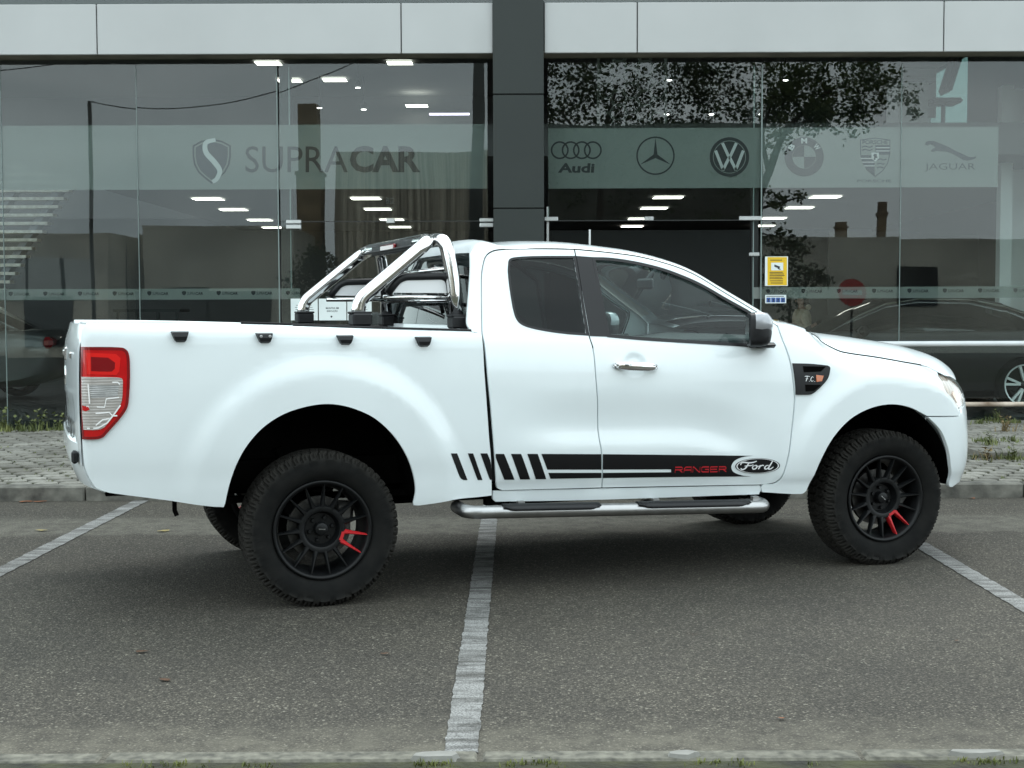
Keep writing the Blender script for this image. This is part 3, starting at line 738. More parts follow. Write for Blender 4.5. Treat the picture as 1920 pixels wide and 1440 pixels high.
NEAR, FAR = -1, 1
beds = {}; doors = {}; rdoors = {}; fend = {}
win_out = outline(T['front_window']); qw_out = outline(T['quarter_glass'])
vent_out = outline(T['vent'])
hp = T['handle_pts'][0]
for side in (NEAR, FAR):
    beds[side] = panel('bed_side', T['bed'], M['white'], cab=False, side=side)
    panel('cab_corner', T['cab_corner'], M['white'], side=side)
    rdoors[side] = panel('rear_door', T['rear_door'], M['white'], side=side, holes=[inset(qw_out, .012)])
    doors[side] = panel('front_door', T['front_door'], M['white'], side=side, holes=[inset(win_out, .012)],
                        dent=(1.634, 1.165, .078, .072, .011))
    fend[side] = panel('front_fender', T['fender'], M['white'], side=side)
    panel('rocker_panel', T['rocker'], M['white'], side=side, off=-.006)
    # windows
    panel('door_window', inset(win_out, .004), M['glass'], doors[side], side=side, off=-.012, flange=0, raw=True, step=.06)
    panel('window_trim', win_out, M['trim'], doors[side], side=side, off=.003, holes=[inset(win_out, .017)], flange=.02, raw=True, step=None)
    panel('black_pillar', T['pillar_black'], M['trim'], doors[side], side=side, off=.0035, flange=.02)
    panel('quarter_window', inset(qw_out, .004), M['dglass'], rdoors[side], side=side, off=-.004, flange=0, raw=True, step=.06)
    panel('window_trim', qw_out, M['trim'], rdoors[side], side=side, off=.002, holes=[inset(qw_out, .012)], flange=.02, raw=True, step=None)
    # fender vent
    vt = panel('side_vent', vent_out, M['black'], fend[side], side=side, off=.008, flange=.03, raw=True)
    for z0, z1, sa, sb in ((1.105, 1.14, 2.63, 2.775), (1.0, 1.04, 2.64, 2.74)):
        pl = [(sa, z1-.002), (sa+.004, z0), (sb-.035 if z0 > 1.05 else sb-.045, z0+.002), (sb, z1-.006)]
        panel('vent_mesh', pl, M['void'], fend[side], side=side, off=.0095, flange=.01, raw=True, step=None)
    panel('side_indicator', [(2.7095, 1.0895), (2.754, 1.084), (2.742, 1.055), (2.7095, 1.052)], M['amber'], fend[side], side=side, off=.014, flange=.012, raw=True, step=None)
    # tail light
    tl = panel('tail_light', T['tail_light'], M['redl'], cab=False, side=side, off=.012, flange=.03, step=.012)
    panel('dark_edge', outline(T['tail_light']), M['dred'], tl, cab=False, side=side, off=.0135, holes=[inset(outline(T['tail_light']), .013)], flange=.01, raw=True, step=None)
    panel('stop_lamp', [(-1.095, 1.163), (-.965, 1.158), (-.952, 1.175), (-.945, 1.235), (-.965, 1.254), (-1.095, 1.262)], M['brightred'], tl, cab=False, side=side, off=.0148, flange=.01, raw=True, step=.012)
    panel('stop_lamp_core', [(-1.075, 1.178), (-.985, 1.175), (-.972, 1.187), (-.97, 1.215), (-1.0, 1.238), (-1.075, 1.243)], M['dred'], tl, cab=False, side=side, off=.0162, flange=.008, raw=True, step=.012)
    panel('clear_lens', T['light_inner'], M['clear'], tl, cab=False, side=side, off=.0150, flange=.01, step=.012)
    panel('dark_reflector', [(-1.08, 1.055), (-.962, 1.061), (-.954, 1.112), (-1.085, 1.114)], M['ridge2'], tl, cab=False, side=side, off=.0166, flange=.008, raw=True, step=.012)
    panel('red_reflector', [(-1.125, 1.022), (-1.095, 1.018), (-1.085, 1.003), (-1.105, .995), (-1.125, 1.0)], M['redl'], tl, cab=False, side=side, off=.0170, flange=.008, raw=True, step=.012)
    rv = []; rf = []
    for ln in ([(-1.12, 1.13), (-.96, 1.125), (-.95, 1.115)], [(-1.1, 1.018), (-1.02, 1.012), (-1.012, 1.05), (-.955, 1.056)], [(-1.06, .985), (-1.0, .988), (-.985, .972), (-.965, .972)],
               [(-1.1, .917), (-1.05, .918), (-1.01, .94), (-.975, .985), (-.95, 1.02)], [(-1.06, .93), (-1.03, .955), (-.998, .96)], [(-1.09, 1.118), (-1.085, 1.03)]):
        a, b = ribbon(ln, .0062); k = len(rv); rv += a; rf += [tuple(i+k for i in f) for f in b]
    P = [Vector(F(v.x, v.y, .0182, False)) for v in rv]
    if side > 0: P = [Vector((v.x, -v.y, v.z)) for v in P]; rf = [f[::-1] for f in rf]
    mesh('lens_ridge', P, rf, M['ridge'], tl)
    # headlight
    hl = [(3.5771, 1.064), (3.72, 1.066), (3.86, 1.050), (4.0, 1.012), (4.02, .955), (3.96, .925), (3.84, .888), (3.705, .876), (3.6412, .924), (3.566, .984), (3.5771, 1.064)]
    hls = [[hl[0], hl[1], hl[2], hl[3]], [hl[3], hl[4], hl[5]], [hl[5], hl[6], hl[7]], [hl[7], hl[8], hl[9], hl[10]]]
    ho = outline(hls)
    h = panel('headlight', ho, M['clear2'], side=side, off=-.02, flange=.02, raw=True)
    panel('indicator_lens', [(3.66, .955), (3.715, .905), (3.80, .915), (3.86, .955), (3.80, .96), (3.73, .945), (3.69, .975)], M['peach'], h, side=side, off=-.012, flange=.01, raw=True, step=None)
    panel('headlight_cover', ho, M['lens'], h, side=side, off=.002, flange=0, raw=True)
# tail light belongs in front of its notch; bumper panel wraps the nose
bz0, bz1 = .8375, .45
barch = outline(T['bumper_arch'])
bo = [tuple(p) for p in barch]
bump = [p for p in bo if p[1] > .452]+[(3.668, .432), (3.685, .420), (3.72, .416), (3.95, .432), (4.3, .44), (S_MAX-.002, .44), (S_MAX-.002, .78), (4.35, .79), (4.06, .86), (4.03, .945), (3.958, .917), (3.84, .880), (3.715, .868), (3.708, .848), (3.69, .830)]
bump = [p for i, p in enumerate(bump) if i == 0 or (p[0]-bump[i-1][0])**2+(p[1]-bump[i-1][1])**2 > 1e-6]
for side in (NEAR, FAR):
    panel('front_bumper', bump[::-1], M['white'], side=side, off=.004, raw=True, flange=.03)
    g = panel('grille', [(4.03, .80), (4.3, .785), (S_MAX-.002, .782), (S_MAX-.002, 1.0), (4.2, .995), (4.06, .965)], M['black'], side=side, off=-.012, raw=True, flange=.02)
    for zz in (.835, .89, .945):
        panel('grille_bar', [(4.07, zz), (S_MAX-.002, zz-.008), (S_MAX-.002, zz+.028), (4.09, zz+.03)], M['chrome'], g, side=side, off=.004, raw=True, flange=.015, step=.06)

for side in (NEAR, FAR):                     # black tube added as the shade of the shut line between the doors
    mb = MB(); pts = [F(p.x+.004, p.y, -.007) for p in cr_spline([Vector(q) for q in T['rear_door'][1][:4]], .03)]
    mb.tube([(p[0], side*abs(p[1]), p[2]) for p in pts], .0065, 6); mb.build('door_gap_shade', M['trim'], doors[side], smooth=True)
# stripes and lettering on the near side
for k in range(3): panel('stripe_decal', T['stripe%d' % k], M['decal'], beds[NEAR], cab=False, off=.0016, flange=0, step=.02)
for k in range(3, 6): panel('stripe_decal', T['stripe%d' % k], M['decal'], rdoors[NEAR], off=.0016, flange=0, step=.02)
for k in ('band_a', 'band_b'): panel('stripe_decal', T[k], M['decal'], rdoors[NEAR], off=.0016, flange=0, step=.02)
panel('stripe_decal', T['band_c'], M['decal'], doors[NEAR], off=.0016, flange=0, step=.02)
a, b, c, d = [Vector(p) for p in T['text'][0]]
def mp_text(u, v):
    lo = a.lerp(b, u); hi = d.lerp(c, u); p = lo.lerp(hi, v); return p.x, p.y
LT = {'R': [[(0, 0), (0, .62)], [(0, 1), (.85, 1), (1, .85), (1, .62), (.85, .48), (0, .48)], [(.55, .48), (1, 0)]], 'A': [[(0, 0), (0, .7), (.25, 1), (1, 1), (1, 0)], [(0, .42), (1, .42)]],
      'N': [[(0, 0), (0, 1), (.12, 1), (.88, 0), (1, 0), (1, 1)]], 'G': [[(1, 1), (.15, 1), (0, .85), (0, .15), (.15, 0), (1, 0), (1, .5), (.5, .5)]], 'E': [[(1, 1), (.1, 1), (0, .9), (0, 0), (1, 0)], [(0, .5), (.9, .5)]]}
lv = []; lf = []
for k_, ch in enumerate('RANGER'):
    for st in LT[ch]:
        q = [Vector((p[0]*4.2, p[1])) for p in st]; n_ = len(q)
        for i in range(n_-1):
            d_ = (q[i+1]-q[i]).normalized()*.10; v_, f_ = ribbon([q[i]-d_, q[i+1]+d_], .24); b_ = len(lv)
            lv += [Vector(((k_+.06+.80*(v.x/4.2))/6+.02, .12+v.y*.76)) for v in v_]; lf += [tuple(x+b_ for x in f) for f in f_]
wrap2d('lettering', (lv, lf), M['redv'], doors[NEAR], .004, map=mp_text)
lo_, up_ = [], []
# oval badge with its script
o0, o1 = T['oval']
ctr = (Vector(o0[0])+Vector(o1[0]))/2; hw = (o0[1][0]-o1[1][0])/2; hh = (o0[0][1]-o1[0][1])/2
sl_ = (o0[1][1]-o1[1][1])/(2*hw)
def mp_oval(u, v): return ctr.x+u*hw, ctr.y+v*hh+sl_*u*hw
def disc2d(r, n=48):
    return [Vector((0, 0))]+circ(0, 0, r, n), [(0, i+1, (i+1) % n+1) for i in range(n)]
wrap2d('badge_rim', disc2d(1.0), M['decal'], doors[NEAR], .0030, map=mp_oval)
wrap2d('badge_ring', disc2d(.955), M['whitev'], doors[NEAR], .0036, map=mp_oval)
wrap2d('badge_field', disc2d(.90), M['decal'], doors[NEAR], .0042, map=mp_oval)
sv = []; sf = []
def stroke(pts, w, step=.02):
    q = cr_spline(pts, step); n = len(q)
    ws = [w*(.55+.45*math.sin(PI*min(1, max(0, (i+1.5)/(n+2))))) for i in range(n)]
    v, f = ribbon(q, ws); k = len(sv); sv.extend(v); sf.extend(tuple(i+k for i in x) for x in f)
stroke([(-.23, .10), (-.27, .02), (-.31, -.06), (-.37, -.105), (-.42, -.09), (-.42, -.06)], .042)
stroke([(-.44, .03), (-.43, .09), (-.36, .115), (-.25, .10), (-.12, .115), (-.04, .15)], .042)
stroke([(-.34, .0), (-.25, .012), (-.16, .02), (-.12, .045)], .03)
stroke([(-.06, .02), (-.11, .005), (-.135, -.05), (-.11, -.095), (-.06, -.085), (-.025, -.04), (-.03, .01), (-.07, .02), (0, -.01), (.05, .005)], .034)
stroke([(.06, .03), (.05, -.02), (.02, -.10)], .038)
stroke([(.045, -.03), (.09, .01), (.13, .022), (.15, .005)], .034)
stroke([(.275, .015), (.22, .01), (.18, -.045), (.195, -.095), (.245, -.085), (.29, -.02)], .036)
stroke([(.365, .15), (.32, .04), (.28, -.05), (.29, -.1), (.34, -.085), (.40, -.03)], .04)
wrap2d('badge_script', (sv, sf), M['whitev'], doors[NEAR], .0050, map=lambda u, v: mp_oval(u*1.75, v*4.2))
# small script on the vent
sv = []; sf = []
stroke([(.0, .9), (.5, .95), (.9, .9)], .12, .1); stroke([(.45, .9), (.35, .4), (.2, 0)], .12, .1); stroke([(.15, .45), (.6, .5)], .1, .1)
stroke([(1.5, .75), (1.35, .9), (1.1, .6), (1.05, .2), (1.25, .05), (1.5, .2)], .12, .1); stroke([(.78, .0), (.84, .08)], .12, .05); stroke([(1.68, .0), (1.74, .08)], .12, .05)
wrap2d('vent_script', (sv, sf), M['whitev'], fend[NEAR], .0105, map=lambda u, v: (2.637+u*.036, 1.056+v*.03-u*.002))
# door handles
for side in (NEAR, FAR):
    for cab_door, s0, s1, z0, z1 in ((doors[side], 1.519, 1.755, 1.1605, 1.148),):
        path = []
        for i in range(13):
            t = i/12; s = s0+(s1-s0)*t; bow = .034*(1-abs(2*t-1)**3)+.012
            p = Vector(F(s, z0+(z1-z0)*t, bow)); path.append(p)
        mb = MB(); n = 12; vs = []; fs = []
        for i, p in enumerate(path):
            t = i/12; hz = .0225*(1-.35*abs(2*t-1)**4); hy = .009
            for k in range(n):
                a_ = 2*PI*k/n; vs.append(p+Vector((0, -hy*math.cos(a_)*1.0, hz*math.sin(a_))))
        for i in range(12):
            for k in range(n): fs.append((i*n+k, (i+1)*n+k, (i+1)*n+(k+1) % n, i*n+(k+1) % n))
        fs += [tuple(range(n)), tuple(range(12*n, 13*n))[::-1]]
        mb.add(vs, fs)
        if side > 0: mb.v = [Vector((v.x, -v.y, v.z)) for v in mb.v]; mb.f = [f[::-1] for f in mb.f]
        hd = mb.build('door_handle', M['chrome'], cab_door, smooth=True)
        for k_, w_ in ((1, .055), (11, .04)):
            mb = MB(); mb.box(path[k_]+Vector((.0, .012, 0)), (w_, .03, .03), .008)
            if side > 0: mb.v = [Vector((v.x, -v.y, v.z)) for v in mb.v]; mb.f = [f[::-1] for f in mb.f]
            mb.build('handle_mount', M['chrome'], cab_door, smooth=True)
# mirrors
def loft(rings, closed_caps=True):
    n = len(rings[0]); vs = [v for r in rings for v in r]; fs = []
    for i in range(len(rings)-1):
        for k in range(n): fs.append((i*n+k, i*n+(k+1) % n, (i+1)*n+(k+1) % n, (i+1)*n+k))
    if closed_caps: fs += [tuple(range(n))[::-1], tuple(range((len(rings)-1)*n, len(rings)*n))]
    return vs, fs
def rrect(w, h, r, n=5):
    out = []
    for cx, cy, a0 in ((w/2-r, h/2-r, 0), (-w/2+r, h/2-r, PI/2), (-w/2+r, -h/2+r, PI), (w/2-r, -h/2+r, 1.5*PI)):
        for i in range(n): a = a0+PI/2*i/(n-1); out.append((cx+r*math.cos(a), cy+r*math.sin(a)))
    return out
for side in (NEAR, FAR):
    def mir(mb):
        q_ = Matrix.Rotation(math.radians(-20), 3, 'Z'); c_ = Vector((2.33, -.95, 0)); mb.v = [q_ @ (v-c_)+c_ if v.z > 1.285 or v.y < -.98 else v for v in mb.v]
        if side > 0: mb.v = [Vector((v.x, -v.y, v.z)) for v in mb.v]; mb.f = [f[::-1] for f in mb.f]
        return mb
    cy = -1.035; rings = []
    # housing: rings along x (rear face to nose), in the y-z plane
    for x, w, h, r, dz, dy in ((2.272, .150, .150, .03, 0, 0), (2.279, .165, .172, .035, 0, 0), (2.335, .17, .178, .05, 0, 0), (2.37, .155, .165, .05, .0, .006), (2.39, .115, .125, .04, -.004, .012), (2.40, .06, .06, .025, -.006, .02)):
        rings.append([Vector((x, cy+dy+p[0], 1.340+dz+p[1])) for p in rrect(w, h, r)])
    mb = MB(); mb.add(*loft(rings)); hs = mir(mb).build('door_mirror', M['black'], doors[side], smooth=False, angle=50)
    rings = []
    for x, w, h, r, dz, dy in ((2.303, .176, .115, .05, .034, 0), (2.335, .180, .120, .05, .034, 0), (2.372, .164, .110, .05, .034, .006), (2.394, .122, .080, .035, .028, .012), (2.405, .065, .034, .016, .020, .02)):
        rings.append([Vector((x, cy+dy+p[0], 1.340+dz+p[1])) for p in rrect(w, h, r)])
    mb = MB(); mb.add(*loft(rings)); mir(mb).build('mirror_cap', M['silver'], doors[side], angle=50)
    mb = MB(); V, TT = tri2d([(p[0], p[1]) for p in rrect(.135, .13, .025)])
    mb.add([Vector((2.2705, cy+p.x, 1.340+p.y)) for p in V], TT); mir(mb).build('mirror_glass', M['chrome'], doors[side])
    mb = MB(); mb.box((2.375, -.925, 1.255), (.13, .12, .03), .012); mir(mb).build('mirror_arm', M['black'], doors[side], smooth=False)
# roof, pillars, windscreen, bonnet
edge = []
for sg in (T['cab_corner'][0], T['cab_corner'][1][1:2]): edge += [(p[0], p[1]) for p in sg]
edge += [(p[0], p[1]+.007) for p in T['rear_door'][0]]+[(p[0], p[1]+.007) for p in T['front_door'][0]]
edge = [edge[0], edge[1], edge[2], edge[3]]+[e for e in edge[5:]]
edge = [e for i, e in enumerate(edge) if i == 0 or e[0] > edge[i-1][0]+.01]
edge += [(2.62, 1.343), (2.70, 1.322)]
es = [tuple(p) for p in cr_spline([Vector(e) for e in edge], .03)]
TABPH = smooth_tab([(.8, 0), (1.5, 0), (1.8, 8), (2.05, 25), (2.3, 40), (2.5, 52), (2.7, 58)])
TABH = smooth_tab([(.82, .012), (.9, .036), (1.0, .050), (1.2, .058), (1.5, .058), (1.8, .056), (2.0, .062), (2.2, .075), (2.5, .095), (2.7, .10)])
ts = [-1+2*i/60 for i in range(61)]
ts = sorted(set([round(math.copysign(abs(t)**.75, t), 5) for t in ts]))
def cross(e, t, lower=0):
    p = Vector(F(e[0], e[1])); ph = math.radians(TABPH(p.x)); h = TABH(p.x)-lower
    b = (1-abs(t)**2.6)**.62
    return Vector((p.x+math.sin(ph)*h*b, -p.y*t, p.z+math.cos(ph)*h*b))
nT = len(ts)
def loft_part(name, m, sel, lower=0, parent=None, flip=False):
    vs = [cross(e, t, lower) for e in es for t in ts]; fs = []
    for i in range(len(es)-1):
        for j in range(nT-1):
            if sel(i/(len(es)-1), es[i][0], (ts[j]+ts[j+1])/2): fs.append((i*nT+j, (i+1)*nT+j, (i+1)*nT+j+1, i*nT+j+1))
    used = sorted({k for f in fs for k in f}); mp_ = {k: i for i, k in enumerate(used)}
    return mesh(name, [vs[k] for k in used], [tuple(mp_[k] for k in f) for f in fs], m, parent or TR, True)
wsel = lambda f, x, t: 1.93 < x <= 2.58 and abs(t) < .875
csel = lambda f, x, t: x > 2.58 and abs(t) < .93
loft_part('roof', M['white'], lambda f, x, t: not wsel(f, x, t) and not csel(f, x, t))
loft_part('windscreen', M['glass'], wsel)
loft_part('cowl', M['black'], csel)
loft_part('headlining', M['lining'], lambda f, x, t: x > .9 and (x < 1.9 or (x < 2.45 and abs(t) > .89)), lower=.022)
# bonnet
hs_edge = [(2.735, 1.309), (2.80, 1.3045), (2.8584, 1.2801), (2.8801, 1.2465), (2.9273, 1.2129), (2.9961, 1.1974), (3.1623, 1.1742), (3.3516, 1.1429), (3.5484, 1.1134), (3.61, 1.088), (3.69, 1.060), (3.82, 1.046), (3.95, 1.02)]
he = [tuple(p) for p in cr_spline([Vector(e) for e in hs_edge], .02)]
ZC = smooth_tab([(2.78, 1.338), (3.0, 1.322), (3.2, 1.300), (3.44, 1.268), (3.6, 1.242), (3.73, 1.214), (3.85, 1.178), (3.94, 1.140), (4.0, 1.100), (4.04, 1.05)])
N = len(he); vs = []
th = [i/40 for i in range(41)]; th = [math.copysign(1-(1-abs(t))**1.0, t) for t in th]
tt_ = [-math.cos(PI*i/56) for i in range(57)]
for i, e in enumerate(he):
    v = i/(N-1); p = Vector(F(e[0], e[1], -.002))+Vector((0, 0, .005)); cx = 2.80+(4.045-2.80)*v**.92; cx = max(cx, p.x+.0)
    for t in tt_:
        b = max(0, 1-abs(t)**2.4); bz = max(0, 1-abs(t)**3.4)**.75
        dish = -.012*math.exp(-((abs(t)-.0)/.35)**2)*math.sin(PI*min(1, v*1.1))
        z = p.z+(ZC(cx)-p.z)*bz+dish*bz
        vs.append(Vector((p.x+(cx-p.x)*b, -p.y*t, z)))
fs = [(i*57+j, (i+1)*57+j, (i+1)*57+j+1, i*57+j+1) for i in range(N-1) for j in range(56)]
# turned-down edge
k0 = len(vs)
loop = [i*57 for i in range(N)]+[(N-1)*57+j for j in range(1, 57)]+[i*57+56 for i in range(N-2, -1, -1)]
vs += [vs[k]+Vector((0, 0, -.003)) for k in loop]
hfs = fs+[(loop[i], k0+i, k0+i+1, loop[i+1]) for i in range(len(loop)-1)]
for sd_ in (-1, 1):
    mb = MB(); mb.tube([Vector((F(e[0], e[1], -.003)[0], sd_*abs(F(e[0], e[1], -.003)[1]), F(e[0], e[1])[2]+.0015)) for e in he[2:-26]], .0048, 6); mb.build('bonnet_gap_shade', M['void'], TR)  # black tube added as the shade inside the bonnet shut gap
ho_ = mesh('bonnet', vs, hfs, M['white'], TR, True); ho_.data.set_sharp_from_angle(angle=math.radians(50))
mb = MB()
for y0 in (-.45, .25):
    mb.tube([(2.66, y0, 1.395), (2.72, y0+.05, 1.41), (2.60, y0+.35, 1.47)], .008, 6)
    mb.tube([(2.63, y0+.02, 1.43), (2.585, y0+.5, 1.49)], .007, 6)
mb.build('wiper', M['black'], TR)
# cab back wall
def back(name, m, ys, zs, off, parent=None):
    vs = []; 
    for z in zs:
        for y in ys:
            t = y/.9; x = .7602+(z-1.34)*.13-.02*(1-t*t)+.06*max(0, abs(t)-.80)**1.5*8*0 - off
            vs.append(Vector((x, y, z)))
    n = len(ys); fs = [(i*n+j, i*n+j+1, (i+1)*n+j+1, (i+1)*n+j) for i in range(len(zs)-1) for j in range(n-1)]
    fs = [f[::-1] for f in fs]
    return mesh(name, vs, fs, m, parent or TR, True)
def span(a, b, n): return [a+(b-a)*i/n for i in range(n+1)]
zs_ = span(.7, 1.745, 14)
vs = []
for z in zs_:
    yb = CAB(z+RAKE*(.8-1.4))+.0
    for t in span(-1, 1, 24):
        y = yb*t*.985; vs.append(Vector((.7602+(z-1.34)*.14-.022*(1-t*t)+.018*abs(t)**8, y, z)))
fs = [(i*25+j, (i+1)*25+j, (i+1)*25+j+1, i*25+j+1) for i in range(14) for j in range(24)]
def hole(f):
    c = sum((vs[k] for k in f), Vector())/4; return 1.40 < c.z < 1.70 and abs(c.y) < .70
cw = mesh('cab_back_wall', vs, [f for f in fs if not hole(f)], M['white'], TR, True)
fs2 = [f for f in fs if 1.37 < (sum((vs[k] for k in f), Vector())/4).z < 1.72 and abs((sum((vs[k] for k in f), Vector())/4).y) < .78]
mesh('rear_window', [v+Vector((-.005, 0, 0)) for v in vs], fs2, M['dglass'], TR, True)
# bed inside
def tailx(z): return -1.10
mb = MB()
zb = .80
mb.box((-.17, 0, zb), (1.86, .82, .03))
for sy in (-1, 1): mb.box((-.83, sy*.62, zb), (.54, .42, .03)); mb.box((.63, sy*.62, zb), (.24, .42, .03))
mb.box((-.17, -.835, 1.20), (1.84, .02, .26)); mb.box((-.17, .835, 1.20), (1.84, .02, .26))
mb.box((.735, 0, 1.06), (.02, 1.66, .50)); mb.box((-1.09, 0, 1.05), (.02, 1.62, .52))
mb.build('bed_liner', M['liner'], TR)
# top rails of the bed
for side in (NEAR, FAR):
    vs = []; fs = []
    pts = cr_spline([Vector(p) for p in T['bed'][0]], .04)
    for p in pts:
        q = Vector(F(p.x, p.y, 0, False)); y = q.y
        for dy, dz in ((0, 0), (.012, .004), (.035, .005), (.048, -.004), (.05, -.05)): vs.append(Vector((q.x, side*abs(y+dy), q.z+dz)))
    n = len(pts)
    fs = [(i*5+j, (i+1)*5+j, (i+1)*5+j+1, i*5+j+1) for i in range(n-1) for j in range(4)]
    if side > 0: fs = [f[::-1] for f in fs]
    mesh('bed_rail', vs, fs, M['white'], TR, True)
    mb = MB()
    for i in range(3, n-1):
        pass
    zr = lambda x: 1.3376+(.7525-x)*.0345
    for xa, xb in ((-.14, .30), (.30, .76)):
        xm = (xa+xb)/2; mb.box((xm, side*.855, zr(xm)+.008), (xb-xa, .05, .016), .003, M=Matrix.Rotation(.0345, 4, 'Y'))
    mb.build('rail_cap', M['black'], TR)
# tailgate
zs_ = [.74+.650*i/20 for i in range(21)]; vs = []; fs = []
sl = [S_MIN+(-1.1325-S_MIN)*i/24 for i in range(25)]
row = [(s, 1) for s in sl[::-1]]+[(s, -1) for s in sl[1:]]
for z in zs_:
    for s, sg in row:
        q = Vector(F(s, z, 0, False)); bulge = -.008*math.sin(PI*min(1, (z-.74)/.60))+.030*sstep(1.27, 1.42, z)
        ind = .010*sstep(.8, .86, z)*(1-sstep(1.0, 1.04, z))*(1-sstep(.6, .72, abs(q.y)))
        vs.append(Vector((q.x+bulge+ind, q.y*sg*.998, z)))
n = len(row)
fs = [(i*n+j, (i+1)*n+j, (i+1)*n+j+1, i*n+j+1) for i in range(20) for j in range(n-1)]
vs += [v+Vector((.05, 0, .0)) for v in vs[-n:]]
k = 21*n; fs += [(20*n+j, k+j, k+j+1, 20*n+j+1) for j in range(n-1)]
tg = mesh('tailgate', vs, fs, M['white'], TR, True); tg.data.set_sharp_from_angle(angle=math.radians(40))
def tgx(y, z): return F(S_MIN+max(0, min(.8, abs(y)/1.0)), z, 0, False)[0]
mb = MB(); mb.lathe([(0, -.012), (.045, -.012), (.062, 0), (.062, .01)], 24, 'X', (-1.158, 0, 1.12)); mb.v = [Vector((v.x, v.y*1.6, v.z)) for v in mb.v]
mb.build('tailgate_badge', M['chrome'], tg, smooth=True)
mb = MB(); mb.box((-1.160, 0, 1.235), (.02, .26, .07), .008); mb.box((-1.170, 0, 1.24), (.014, .16, .03), .006); mb.build('tailgate_handle', M['chrome'], tg)
mb = MB(); mb.box((-1.152, -.56, 1.24), (.016, .09, .032), .006); mb.build('tailgate_emblem', M['chrome'], tg)
lv, lf = fit2d(text2d('RANGER', 1, bold=.015), -.62, .62, .80, .93)
mesh('tailgate_lettering', [Vector((tgx(v.x, v.y)-.003-.008*math.sin(PI*min(1, (v.y-.74)/.60)), -v.x, v.y)) for v in lv], lf, M['black'], tg)
# rear bumper
rings = []
for t in span(-1, 1, 20):
    y = t*.87; x = -1.175+.055*abs(t)**4
    rings.append([Vector((x+.13, y, .85)), Vector((x+.02, y, .85)), Vector((x+.003, y, .835)), Vector((x, y, .76)), Vector((x+.015, y, .70)), Vector((x+.042, y, .635)), Vector((x+.10, y, .61))])
mb = MB(); mb.add(*loft(rings)); rb_ = mb.build('rear_bumper', M['white'], TR, angle=40)
mb = MB(); mb.box((-1.150, -.80, .775), (.03, .06, .06), .010); mb.build('bumper_step', M['black'], rb_)
mb = MB(); mb.tube([(-.70, -.78, .56), (-.70, -.785, .50), (-.69, -.785, .475)], .011, 6); mb.build('tow_hook', M['void'], TR)
# tie-down hooks
hk = []
for (sa, za), (sb, zb_) in zip(T['hooks'][0], T['hooksb'][0]):
    for side in (NEAR, FAR):
        h = za-zb_; rings = []
        for z, w, d in ((za+.002, .044, .004), (za-.002, .044, .030), (za-h*.5, .037, .032), (zb_+.004, .029, .026), (zb_-.004, .022, .004)):
            p = Vector(F(sa, z, 0, False)); y = p.y
            rings.append([Vector((p.x-w, y+.006, z)), Vector((p.x-w+.004, y-d, z)), Vector((p.x+w*.8, y-d, z)), Vector((p.x+w*.9, y+.006, z))])
        mb = MB(); mb.add(*loft(rings))
        if side > 0: mb.v = [Vector((v.x, -v.y, v.z)) for v in mb.v]; mb.f = [f[::-1] for f in mb.f]
        o = mb.build('tie_down_hook', M['black'], TR)
        if side < 0 and -.3 < sa < -.2:
            for dx in (-.022, .02):
                mb = MB(); p = Vector(F(sa+dx, za-.014, .034, False)); mb.lathe([(0, -.002), (.005, -.002), (.007, 0), (.007, .004)], 10, 'Y', p)
                mb.build('screw', M['satin'], o)
# roll bar
def bend(pts, r=.10, n=7):
    P = [Vector(p) for p in pts]; out = [P[0]]
    for i in range(1, len(P)-1):
        a, b, c = P[i-1], P[i], P[i+1]; u = (a-b); v = (c-b); k = min(r, u.length*.49, v.length*.49); u.normalize(); v.normalize()
        for j in range(n+1):
            t = j/n; out.append((b+u*k)*(1-t)**2+b*2*t*(1-t)+(b+v*k)*t*t)
    out.append(P[-1]); return out
mb = MB()
mb.tube(bend([(.213, -.73, 1.41), (.219, -.73, 1.50), (.570, -.71, 1.785), (.605, -.62, 1.808), (.605, .62, 1.808), (.570, .71, 1.785), (.219, .73, 1.50), (.213, .73, 1.41)], .11), .036, 16)
RB = mb.build('roll_bar', M['chrome'], TR, smooth=True)
mb = MB(); mb.tube(bend([(.727, -.73, 1.41), (.712, -.72, 1.62), (.680, -.69, 1.800), (.672, -.60, 1.812), (.672, .60, 1.812), (.680, .69, 1.800), (.712, .72, 1.62), (.727, .73, 1.41)], .10), .036, 16); mb.build('front_hoop', M['chrome'], RB, smooth=True)
mb = MB(); mb.box((.60, 0, 1.785), (.10, 1.18, .012), .004); mb.box((.578, 0, 1.795), (.02, .9, .06), .008); mb.build('crossbar_plate', M['black'], RB)  # black colour stands in for the dark reflection on the polished plate
mb = MB(); mb.box((.560, .02, 1.797), (.02, .30, .034), .006); mb.build('third_brake_light', M['dred'], RB)
